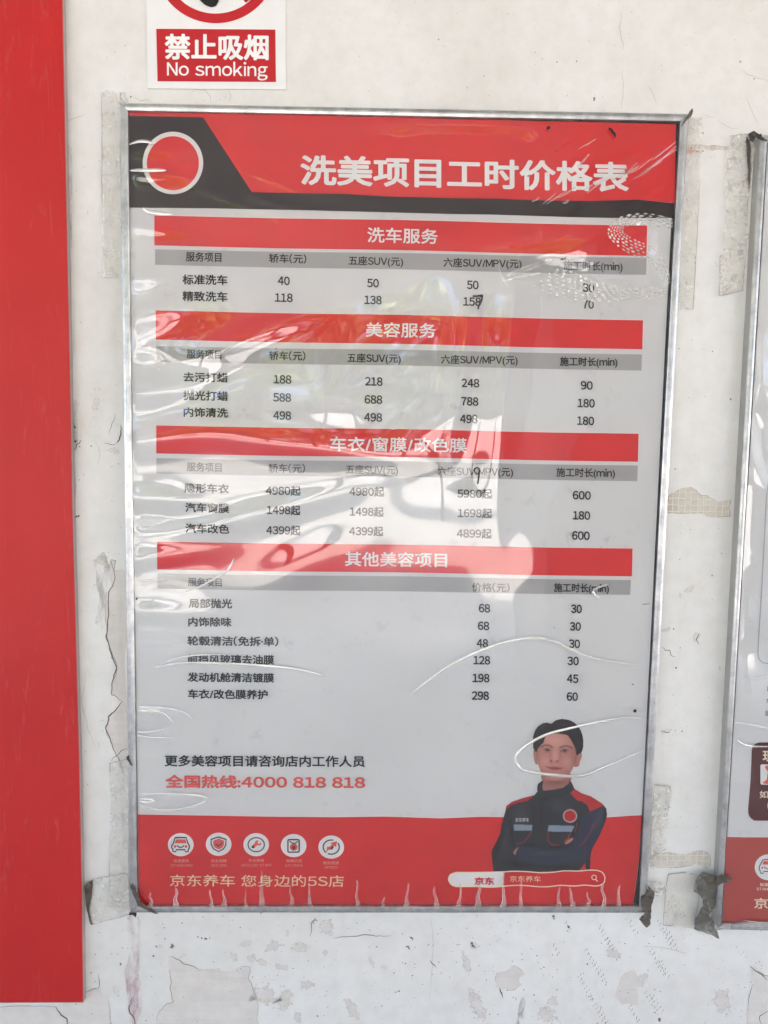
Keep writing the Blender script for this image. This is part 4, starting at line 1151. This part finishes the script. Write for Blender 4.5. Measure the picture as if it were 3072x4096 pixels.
# creases: narrow raised folds, reflected highlights painted on them in white
def crease(pts, wd, hgt, parent=po, m='film_crease_glint', n=9, base=film_y, name='film_crease_glint'):
    """half-round fold along photo pixels; wd(t), width in photo pixels"""
    b = MB(); P = [Vector(p) for p in pts]; N = len(P); V = []
    for i in range(N):
        t = (P[min(i + 1, N - 1)] - P[max(i - 1, 0)]).normalized(); nr = Vector((-t.y, t.x))
        k = wd(i / (N - 1)) if callable(wd) else wd * (0.12 + 0.88 * math.sin(math.pi * i / (N - 1)) ** 0.6)
        for j in range(n):
            a = j / (n - 1) * 2 - 1
            pp = P[i] + nr * a * k / 2
            y0 = base(P[i].x, P[i].y) - 0.0003
            hh = hgt * (k / (wd if not callable(wd) else max(wd(0), wd(.5), wd(1)))) * math.cos(a * math.pi / 2)
            p = un(pp.x, pp.y, YF); V.append((p.x, y0 - hh, p.z))
    F = [(i * n + j, (i + 1) * n + j, (i + 1) * n + j + 1, i * n + j + 1) for i in range(N - 1) for j in range(n - 1)]
    b.add(V, F)
    return b.build(name, M[m], parent, True)
ARCS = [(q(6, (118, 785), (180, 735), (280, 665), (400, 605), (520, 562), (620, 545), (690, 545), (760, 570), (850, 612), (950, 640), (1100, 660)), 11),
        (q(6, (1132, 890), (1060, 886), (960, 900), (820, 930), (700, 962), (620, 1005), (580, 1040), (568, 1075), (590, 1108)) + q(8, (640, 18), (720, 30), (820, 38), (880, 30), (960, -5)) + q(6, (1000, 1085), (1060, 1055), (1132, 1026)), 11),
        (q(5, (675, 670), (760, 632), (860, 618), (960, 618)), 6),
        (q(5, (680, 668), (800, 652), (1000, 656), (1200, 668), (1320, 686), (1408, 712)), 9),
        (q(5, (592, 858), (650, 858), (710, 872), (742, 905)), 7), (q(5, (592, 840), (700, 846), (780, 860), (838, 895)), 5),
        (q(5, (592, 948), (640, 952), (700, 940)), 7), (q(5, (592, 965), (660, 975), (740, 974)), 5),
        (q(7, (598, 110), (700, 108), (800, 112), (880, 122), (892, 138), (860, 155), (780, 176), (700, 180), (610, 155)), 6),
        (q(7, (604, 135), (630, 130), (668, 138), (630, 145), (604, 140)), 9),
        (q(6, (985, 310), (930, 325), (905, 345), (915, 362), (938, 374)), 9), (q(6, (1112, 400), (1152, 396)), 4),
        (q(1, (558, 625), (600, 612), (640, 614), (670, 624)), 12), (q(1, (564, 738), (640, 740), (720, 738)), 14), (q(1, (618, 898), (645, 915), (700, 924), (745, 926)), 16),
        (q(5, (582, 300), (640, 296), (720, 292)), 6), (q(5, (800, 345), (870, 320), (930, 285), (985, 250), (1010, 200)), 8)]
for pts, wd in ARCS:
    wd *= 1.15
    crease(spline(pts, 8), wd, wd * 0.00005, m='film_whitened_glint')

# wide whitened pleats standing up from the bottom rail
rc = random.Random(17)
PLE = [(7, 760, 505, 30), (7, 912, 528, 26), (7, 970, 540, 26), (7, 1062, 553, 18), (7, 1132, 462, 34), (7, 1258, 505, 30), (7, 1340, 508, 34), (7, 1546, 505, 24), (7, 1655, 560, 14), (7, 655, 520, 14),
       (8, 98, 488, 44), (8, 225, 533, 24), (8, 325, 480, 30), (8, 405, 490, 28), (8, 516, 455, 36), (8, 588, 505, 28), (8, 752, 530, 24), (8, 812, 525, 22), (8, 880, 530, 26), (8, 946, 490, 18), (8, 1012, 495, 26)]
for k, x, yt, wd in PLE:
    lean = rc.uniform(-10, 10)
    yt += rc.uniform(-25, 15)
    pts = spline(q(k, (x + lean, yt), (x + lean * .5 + rc.uniform(-7, 7), yt + (596 - yt) * .3), (x + rc.uniform(-7, 7), yt + (596 - yt) * .6), (x + rc.uniform(-4, 4), yt + (596 - yt) * .82), (x - lean * .2, 597)), 7)
    W = wd * K * rc.uniform(0.4, 0.75)
    L = []; R = []; N = len(pts)
    w0 = rc.uniform(0.1, 0.9); ph = rc.uniform(0, 6)
    for i, (u, v) in enumerate(pts):
        t = i / (N - 1)
        k_ = W * (w0 * t + (1 - w0) * t ** 2.2 + 0.10 * math.sin(t * 7 + ph) * (1 - t)) * 0.5 + 2.6 * min(1, 4 * t + .3)
        L.append((u - k_, v)); R.append((u + k_, v))
    b = MB(); yb_ = lambda u, v: film_y(u, v) - 0.0006
    nn_ = 5
    V = []
    for (u0, v0), (u1, v1) in zip(L, R):
        for j in range(nn_):
            f_ = j / (nn_ - 1); u = u0 + (u1 - u0) * f_
            p = un(u, v0, YF); V.append((p.x, yb_(u, v0) - 0.0009 * (1 - (2 * f_ - 1) ** 2) * ((u1 - u0) / 40), p.z))
    b.add(V, [(i * nn_ + j, (i + 1) * nn_ + j, (i + 1) * nn_ + j + 1, i * nn_ + j + 1) for i in range(N - 1) for j in range(nn_ - 1)], 0)
    for side in (L, R):
        if rc.random() < 0.7:
            V = []; F = []
            for i, (u, v) in enumerate(side):
                t = i / (N - 1); hw = rc.uniform(0.4, 1.0) * (0.5 + 1.3 * t)
                for sgn in (-1, 1):
                    p = un(u + sgn * hw, v, YF); V.append((p.x, yb_(u, v) - 0.0012, p.z))
            b.add(V, [(2 * i, 2 * i + 2, 2 * i + 3, 2 * i + 1) for i in range(N - 1)], 1)
    b.build('film_pleat', [M['film_milky_sheen'], M['film_whitened_glint']], po, True)

# slack wrinkles at the upper right, their reflected sheen painted as pale haze
zz = lambda *p: z(1900, 550, 840 / 1659, *p)
for x0, y0, x1, y1 in [(530, 530, 640, 440), (560, 530, 730, 415), (650, 480, 800, 390), (850, 420, 960, 340), (880, 440, 1010, 330), (930, 400, 1060, 300), (1080, 340, 1200, 240), (1130, 330, 1280, 200), (1200, 300, 1400, 160),
                       (1250, 330, 1450, 180), (1300, 300, 1600, 60), (1400, 180, 1590, 30), (1480, 170, 1600, 90), (1330, 260, 1480, 190), (800, 230, 900, 130), (820, 90, 960, 10), (1180, 300, 1300, 220), (450, 505, 510, 465), (690, 525, 740, 490)]:
    mx_, my_ = (x0 + x1) / 2 + rc.uniform(-8, 8), (y0 + y1) / 2 + rc.uniform(-2, 14)
    crease(spline(zz((x0, y0), (mx_, my_), (x1, y1)), 9), rc.uniform(4, 11), 0.0002, m='film_milky_sheen', name='film_wrinkle_sheen')
crease(spline(zz((238, 1100), (330, 1065), (460, 1020), (610, 965)), 9), 24, 0.0004, m='film_milky_sheen', name='film_wrinkle_sheen')
crease(spline(zz((245, 1128), (350, 1108), (520, 1075)), 9), 12, 0.0003, m='film_whitened_glint', name='film_wrinkle_sheen')
crease(spline(zz((180, 1000), (200, 1080), (250, 1180)), 9), 7, 0.0003, m='film_milky_sheen', name='film_wrinkle_sheen')
# white dashes painting a mirrored dot pattern near the right rail
def reflection_dashes(A, B_, rows, step, ln2, wd2, gap=1.0):
    b = MB(); A = spline(A, 10); B_ = spline(B_, 10)
    def atp(P, t):
        x = t * (len(P) - 1); i = min(int(x), len(P) - 2); f_ = x - i
        return (P[i][0] + (P[i + 1][0] - P[i][0]) * f_, P[i][1] + (P[i + 1][1] - P[i][1]) * f_)
    Ltot = sum(math.dist(A[i], A[i + 1]) for i in range(len(A) - 1))
    n = int(Ltot / step)
    for r in range(rows):
        f_ = r / max(rows - 1, 1)
        for i in range(n):
            t0 = (i + (r % 2) * .5 + rc.uniform(-.12, .12)) / n
            t1 = t0 + ln2 / Ltot * rc.uniform(.7, 1.2)
            if t1 > 1: continue
            pa = [atp(A, t0), atp(B_, t0)]; pb = [atp(A, t1), atp(B_, t1)]
            u0, v0 = lerp2(pa[0], pa[1], f_); u1, v1 = lerp2(pb[0], pb[1], f_)
            d = math.hypot(u1 - u0, v1 - v0) + 1e-6; nx_, ny_ = -(v1 - v0) / d, (u1 - u0) / d
            w_ = wd2 * rc.uniform(.7, 1.5) / 2
            um, vm = (u0 + u1) / 2, (v0 + v1) / 2
            V = []
            for (u, v, hh) in ((u0, v0, 0), (um + nx_ * w_, vm + ny_ * w_, 0), (u1, v1, 0), (um - nx_ * w_, vm - ny_ * w_, 0), (um, vm, .00012)):
                p = un(u, v, YF); V.append((p.x, film_y(u, v) - .0005 - hh, p.z))
            b.add(V, [(0, 4, 1), (1, 4, 2), (2, 4, 3), (3, 4, 0)])
    o = b.build('film_reflection_dashes', M['film_whitened_glint'], po)
    tag(o, kind='stuff')
reflection_dashes(zz((1570, 650), (1400, 610), (1250, 612), (1120, 650), (1060, 710), (1045, 780), (1120, 860), (1220, 920), (1340, 960)), zz((1570, 720), (1420, 700), (1280, 692), (1180, 706), (1152, 740), (1165, 765), (1200, 790), (1280, 830), (1350, 850)), 6, 25, 20, 7.5)
reflection_dashes(zz((1355, 860), (1450, 920), (1515, 1030), (1538, 1130), (1500, 1185)), zz((1330, 960), (1400, 1000), (1450, 1080), (1490, 1140), (1470, 1180)), 5, 22, 21, 4.5)
reflection_dashes(zz((640, 1045), (760, 1060), (860, 1110), (960, 1150), (1080, 1180), (1200, 1195), (1350, 1190), (1500, 1175)), zz((420, 1160), (560, 1222), (700, 1262), (820, 1285), (980, 1292), (1150, 1290), (1350, 1278), (1530, 1245)), 8, 26, 19, 8.5)

# ================================================================== SECOND POSTER at the right edge
OUT2 = [(3045, 537), (4420, 566), (4290, 3752), (2865, 3721)]
INN2 = [(3071, 568), (4390, 596), (4262, 3722), (2887, 3694)]
p2 = thing('side_poster', un(2865, 3721, YW), 'framed poster cut off by the right edge, with a maroon box and faded red foot', 'poster')
rails(p2, OUT2, INN2, ['frame_rail'] * 4, side_mat=M['frame_side'])
b = MB(); b.poly([(3058, 552), (4405, 580), (4276, 3737), (2876, 3708)], 0.0088); b.build('frame_tray', M['frame_back'], p2)
SH2 = [(3073, 575), (4385, 600), (4260, 3718), (2889, 3690)]
b = MB(); b.slab(SH2, 0.0078, YS); b.build('sheet', M['paper'], p2)
b = MB(); b.ribbon(q(4, (1690, 840), (1670, 880), (1662, 960)) + spline(q(6, (1652, -60), (1646, 60), (1632, 330), (1618, 560), (1617, 620), (1630, 645), (1660, 654), (1800, 658)), 6), 3.4, L2, 0, False)
b.build('outline_box', M['ink_line'], p2)
w5 = lambda *p: z(2840, 2640, 232 / 778, *p)
b = MB(); b.poly(w5(*(spline([(1900, 1085), (800, 1105), (660, 1107), (590, 1140), (562, 1200), (556, 1330), (545, 1600), (525, 1850), (512, 2020), (530, 2100), (590, 2148), (680, 2156), (1900, 2150)], 5))), L1)
mb_ = b.build('maroon_box', M['ink_maroon'], p2)
(a1, b1), = w5((705, 1286)); text('box_lettering', '现场', a1, b1, a1 + 98, b1 + 1, 45, L3, M['ink_cream'], mb_, 0.022, 'px')
b = MB(); b.poly(w5(*rounded(676, 1400, 1900, 1672, 22, 5)), L2); wb = b.build('box_window', M['ink_white'], mb_)
b = MB(); b.poly(w5(*(spline([(1600, 1410), (800, 1408), (776, 1500), (764, 1600), (766, 1664), (1600, 1664)], 4))), L3); b.build('window_print', M['ink_coral'], wb)
(a1, b1), = w5((664, 1803)); text('box_lettering', '如有', a1, b1, a1 + 74, b1 + 1, 30, L3, M['ink_cream'], mb_, 0.018, 'px')
(a1, b1), = w5((890, 1955)); b = MB(); b.poly(arc(a1, b1, 36, 36, n=40), L3); b.build('round_button', M['ink_white'], mb_)
for ch, x, y in (('服务', 765, 385), ('车辆', 755, 550), ('固定', 745, 715)):
    (a1, b1), = w5((x, y)); text('note_lettering', ch, a1, b1, a1 + 46, b1, 21, L3, M['ink_navy'], p2, 0.012, 'px')
w6 = lambda *p: z(2840, 3300, 232 / 1166, *p)
b = MB(); b.poly(w6((335, 242), (700, 250), (1166, 250)) + [(4280, 3372), (4260, 3717), (2890, 3689)], L1); b.build('red_footer', M['ink_brick'], p2)
b = MB(); b.poly(w6(*arc(1165, 850, 266, 258, n=64)), L2); ic = b.build('service_icon', M['ink_white'], p2)
b = MB()
stroke(b, w6((1400, 690), (1095, 695), (1060, 705), (1030, 760), (1010, 800), (992, 830), (990, 900), (1010, 925), (1015, 970), (1070, 972), (1078, 932), (1300, 932)), 4, L3)
b.poly(w6((1080, 725), (1400, 725), (1400, 795), (1050, 795)), L3, 1); b.poly(w6(*arc(1050, 860, 21, n=16)), L3, 1)
stroke(b, w6(*spline([(1088, 832), (1110, 862), (1150, 880), (1200, 882)], 5)), 3.5, L3)
b.build('icon_symbol', [M['ink_navy'], M['ink_coral']], ic)
(a1, b1), = w6((1002, 1198)); text('chinese_caption', '标准服务', a1, b1, a1 + 68, b1 + 1, 14, L3, M['ink_cream'], p2, 0.02, 'px')
(a1, b1), = w6((934, 1286)); text('english_caption', 'STANDARD', a1, b1, a1 + 92, b1 + 1, 10.5, L3, M['ink_cream'], p2, 0.02, 'px')
(a1, b1), = w6((886, 1572)); text('slogan_lettering', '京东养车', a1, b1, a1 + 240, b1 + 4, 43, L3, M['ink_cream'], p2, 0.016, 'px')
# its film
n2x, n2y = 60, 260
V = []
for r in range(n2y):
    for c in range(n2x):
        t, s_ = r / (n2y - 1), c / (n2x - 1) * 0.4
        u = (INN2[0][0] * (1 - s_) + INN2[1][0] * s_) * (1 - t) + (INN2[3][0] * (1 - s_) + INN2[2][0] * s_) * t
        v = (INN2[0][1] * (1 - s_) + INN2[1][1] * s_) * (1 - t) + (INN2[3][1] * (1 - s_) + INN2[2][1] * s_) * t
        p = un(u, v, YF)
        e = min(1, s_ * 60, t * 40, (1 - t) * 40)
        hh = 0.0022 * math.sin(v / 190.0 + u / 60.0) * e + 0.0016 * math.sin(v / 71.0 - u / 40.0) * e
        V.append((p.x, YF - max(hh, -.002), p.z))
b = MB(); b.add(V, [(r * n2x + c, (r + 1) * n2x + c, (r + 1) * n2x + c + 1, r * n2x + c + 1) for r in range(n2y - 1) for c in range(n2x - 1)])
b.build('clear_film', M['film'], p2, True)
fl2 = lambda u, v: YF - 0.004
for pts, wd in [(w5((410, 228), (560, 245), (680, 235), (800, 208)), 6), (w5((340, 1045), (400, 1100), (500, 1138), (600, 1145), (800, 1148)), 7), (w5((330, 820), (500, 850), (760, 905)), 4), (w6((630, 1880), (800, 1905), (1000, 1930), (1200, 1940)), 5), (w6((520, 1935), (800, 1945), (1200, 1970)), 4)]:
    crease(spline(pts, 8), wd, wd * .00005, parent=p2, m='film_whitened_glint', base=fl2)  # same painted highlights on the side poster's film

# ================================================================== TAPE
import bmesh
def tape(label, pts, m, y=YW - 0.0016, crump=0.0006, seed=1, amp=3, sub=3, yfun=None, name='tape_strip', group=None):
    P2 = jag(pts, amp, 2, random.Random(seed))
    P = [un(u, v, y if yfun is None else yfun(u, v)) for u, v in P2]
    c0 = sum(P, Vector()) / len(P)
    if m in ('tape_brown', 'tape_black', 'tape_dark'): sub = 2 if m == 'tape_dark' else 1; crump *= 0.7
    bm = bmesh.new()
    f = bm.faces.new([bm.verts.new(p - c0) for p in P])
    f.normal_update()
    if f.normal.y > 0: f.normal_flip()
    bmesh.ops.triangulate(bm, faces=bm.faces[:])
    for _ in range(sub):
        long_ = [e for e in bm.edges if e.calc_length() > 0.0035]
        if not long_: break
        bmesh.ops.subdivide_edges(bm, edges=long_, cuts=1)
        bmesh.ops.triangulate(bm, faces=[f for f in bm.faces if len(f.verts) > 3])
    vs_ = bm.verts[:]
    xx = np.array([v.co.x + c0.x for v in vs_]); zz = np.array([v.co.z + c0.z for v in vs_])
    dz = vnoise(xx * 90 + seed * 7.3, zz * 90, seed) + 0.6 * vnoise(xx * 260, zz * 230 + seed, seed + 40)
    dz = np.abs(dz)
    for v, d in zip(vs_, dz): v.co.y -= float(d) * crump
    me = bpy.data.meshes.new(name); bm.to_mesh(me); bm.free()
    me.materials.append(M[m])
    if m in ('tape', 'tape_dirty', 'tape_pale'):                     # grime caught along the cut edge
        eb = MB(); rr = random.Random(seed + 99); n = len(P2); i = 0
        while i < n:
            k = rr.randint(2, 7)
            if rr.random() < 0.75:
                seg = [P2[(i + j) % n] for j in range(k + 1)]
                eb.ribbon(seg, rr.uniform(1.4, 3.4), y - 0.0007 - crump * 0.5, 0)
            i += k
        bm2 = bmesh.new(); bm2.from_mesh(me)
        vv = [bm2.verts.new((q_[0] - c0.x, q_[1] - c0.y, q_[2] - c0.z)) for q_ in eb.v]
        for f_ in eb.f:
            ff = bm2.faces.new([vv[j] for j in f_]); ff.material_index = 1
        bm2.to_mesh(me); bm2.free()
        me.materials.append(M['tape_edge'])
    o = bpy.data.objects.new(name, me); o.location = c0
    C.objects.link(o)
    return tag(o, label, 'tape', group)

r1 = lambda *p: z(400, 350, 300 / 1659, *p)
r2 = lambda *p: z(2600, 400, 300 / 1659, *p)
r3 = lambda *p: z(450, 3500, 300 / 1659, *p)
r4 = lambda *p: z(2450, 3500, 300 / 1659, *p)
r5 = lambda *p: z(2850, 500, 222 / 1637, *p)
r6 = lambda *p: z(2700, 3300, 372 / 1646, *p)
G_ = 'strips of old clear tape round the frames'
tape('long pale tape strip on the wall along the upper left side of the price poster', q(1, (437, 400), (455, 392), (500, 400), (521, 404), (517, 440), (520, 700), (526, 1106)) + q(3, (528, 40), (524, 96), (442, 92)) + q(1, (442, 1000), (440, 600)), 'tape', seed=2, amp=2, group=G_)
tape('small curled grey tape tab on the top left corner of the price poster', r1((435, 122), (545, 110), (560, 200), (622, 312), (510, 325), (492, 290), (462, 268)), 'tape_dirty', y=0.008, crump=.0012, seed=3, amp=2, name='tape_tab', group=G_)
tape('thin black tape tongue sticking up from the top right corner of the price poster', r2((850, 300), (878, 250), (935, 188), (950, 245), (902, 372), (832, 432), (770, 500), (703, 600), (694, 560), (740, 470), (800, 380)), 'tape_brown', y=-0.002, crump=.0010, seed=4, amp=1.5, name='tape_tab', group=G_)
tape('straight clear tape strip beside the upper right rail of the price poster', r2((852, 376), (1148, 386), (1142, 1106)) + q(4, (1335, 230), (1266, 232), (1274, 0)), 'tape', seed=5, amp=1, group=G_)
tape('wide crumpled dirty tape strip on the wall left of the side poster top', q(2, (1492, 588), (1540, 580), (1592, 578), (1602, 640), (1572, 860), (1566, 1106)) + q(4, (1556, 60), (1550, 150), (1448, 172), (1452, 0)) + q(2, (1462, 1106), (1478, 800), (1474, 750), (1486, 650)), 'tape_dirty', y=YW - .003, crump=.0022, seed=6, amp=2, group=G_)
tape('black grimy tape fold bridging the wall and the top left corner of the side poster', r5((1050, 262), (1205, 180), (1375, 282), (1440, 262), (1442, 350), (1640, 460), (1600, 492), (1440, 470), (1370, 430), (1285, 365), (1180, 515), (1100, 470), (1060, 360)), 'tape_black', y=0.0, crump=.0012, seed=7, amp=1.5, name='tape_fold', group=G_)
tape('dark speckled tape edge pressed against the upper left side of the side poster', r5((1010, 300), (1130, 480), (1150, 800), (1120, 1200), (1080, 1900), (1040, 1900), (1050, 1300), (1000, 900)), 'tape_brown', y=YW - .0052, crump=.0012, seed=8, amp=3, group=G_)
tape('pale tape strip on the wall beside the lower left rail of the price poster', q(7, (474, -20), (560, -40), (556, 300), (557, 600), (468, 602), (474, 400), (478, 200)), 'tape', seed=9, amp=2, group=G_)
tape('tilted tape square with a blackened left end at the lower left of the price poster', q(7, (372, 500), (405, 480), (470, 468), (540, 455), (558, 475), (560, 632), (480, 655), (398, 677), (372, 600)), 'tape', y=YW - .0026, seed=10, amp=2, group=G_)
tape('blackened curl at the left end of the tilted tape square by the red board', q(7, (368, 505), (400, 482), (398, 540), (386, 610), (402, 675), (394, 677), (374, 610)), 'tape_brown', y=YW - .0042, crump=.0014, seed=11, amp=2, name='tape_curl', group=G_)
tape('brown sticky tape fold across the lower left corner of the price poster frame', r3((388, 178), (500, 285), (560, 420), (640, 590), (760, 690), (840, 745), (1030, 850), (940, 852), (860, 820), (700, 740), (650, 720), (560, 660), (520, 560), (460, 430), (385, 240)), 'tape_brown', y=-0.002, crump=.0012, seed=12, amp=0.8, name='tape_fold', group=G_)
tape('small black tape tips hanging under the lower left corner of the price poster', r3((350, 870), (430, 768), (530, 800), (540, 860), (520, 942), (445, 880), (390, 888)), 'tape_black', y=0.002, crump=.001, seed=13, amp=1, name='tape_tab', group=G_)
tape('torn crinkled tape strip beside the lower right rail of the price poster', q(8, (1165, 70), (1237, 80), (1236, 140), (1222, 220), (1214, 350), (1150, 392), (1156, 230), (1162, 120)), 'tape_dirty', seed=14, amp=2, crump=.0014, group=G_)
tape('brown grimy tape fold hanging from the lower right corner of the price poster', r4((768, 235), (850, 300), (932, 382), (908, 470), (855, 660), (838, 930), (832, 1060), (770, 1162), (735, 1160), (580, 965), (690, 850), (690, 760), (622, 700), (635, 500), (742, 460)), 'tape_brown', y=-0.002, crump=.0024, seed=15, amp=0.8, name='tape_fold', group=G_)
tape('crumpled grey tape bunch beside the brown fold at the lower right of the price poster', r4((808, 130), (1000, 150), (1200, 230), (1185, 345), (1110, 412), (945, 455), (900, 360), (800, 250)), 'tape_dirty', y=YW - .004, crump=.003, seed=16, amp=2, name='tape_bunch', group=G_)
tape('broad yellowed tape patch on the wall between the bottoms of the two posters', r6((-120, 876), (180, 832), (205, 866), (380, 858), (366, 1060), (322, 1166), (430, 1235), (400, 1500), (352, 1640), (330, 1832), (-60, 1796), (-215, 1770), (-190, 1500), (-170, 1150)), 'tape_pale', y=YW - .0012, crump=.0005, seed=17, amp=1, group=G_)
tape('large blackish translucent tape sheet hanging off the lower left corner of the side poster', r6((497, 820), (620, 860), (740, 898), (740, 1080), (722, 1400), (600, 1600), (700, 1745), (738, 1860), (782, 2005), (735, 1995), (640, 1940), (500, 1890), (330, 1840), (352, 1640), (430, 1540), (490, 1400), (478, 1300), (430, 1232), (322, 1166), (372, 1090), (358, 980), (420, 880)), 'tape_dark', y=0.006, crump=.0022, seed=18, amp=0.8, name='tape_sheet', group=G_)
tape('dark tape flap over the lower left rail of the side poster with a pointed tip', r6((735, 898), (960, 910), (1015, 950), (930, 1020), (862, 1018), (728, 1092)), 'tape_brown', y=-0.0025, crump=.001, seed=19, amp=0.8, name='tape_flap', group=G_)
tape('greyed tape scrap on the lower left frame corner of the side poster', r6((700, 1740), (780, 1790), (860, 1750), (990, 1750), (960, 1840), (860, 1850), (740, 1860), (690, 1800)), 'tape_dirty', y=-0.002, crump=.0015, seed=20, amp=2, name='tape_scrap', group=G_)
tape('small black tape nick on the left rail of the price poster above the hotline', q(5, (545, 1060), (556, 1050), (560, 1070), (575, 1098), (562, 1092)), 'tape_black', y=-0.002, crump=.0005, seed=21, amp=1, name='tape_nick', group=G_)
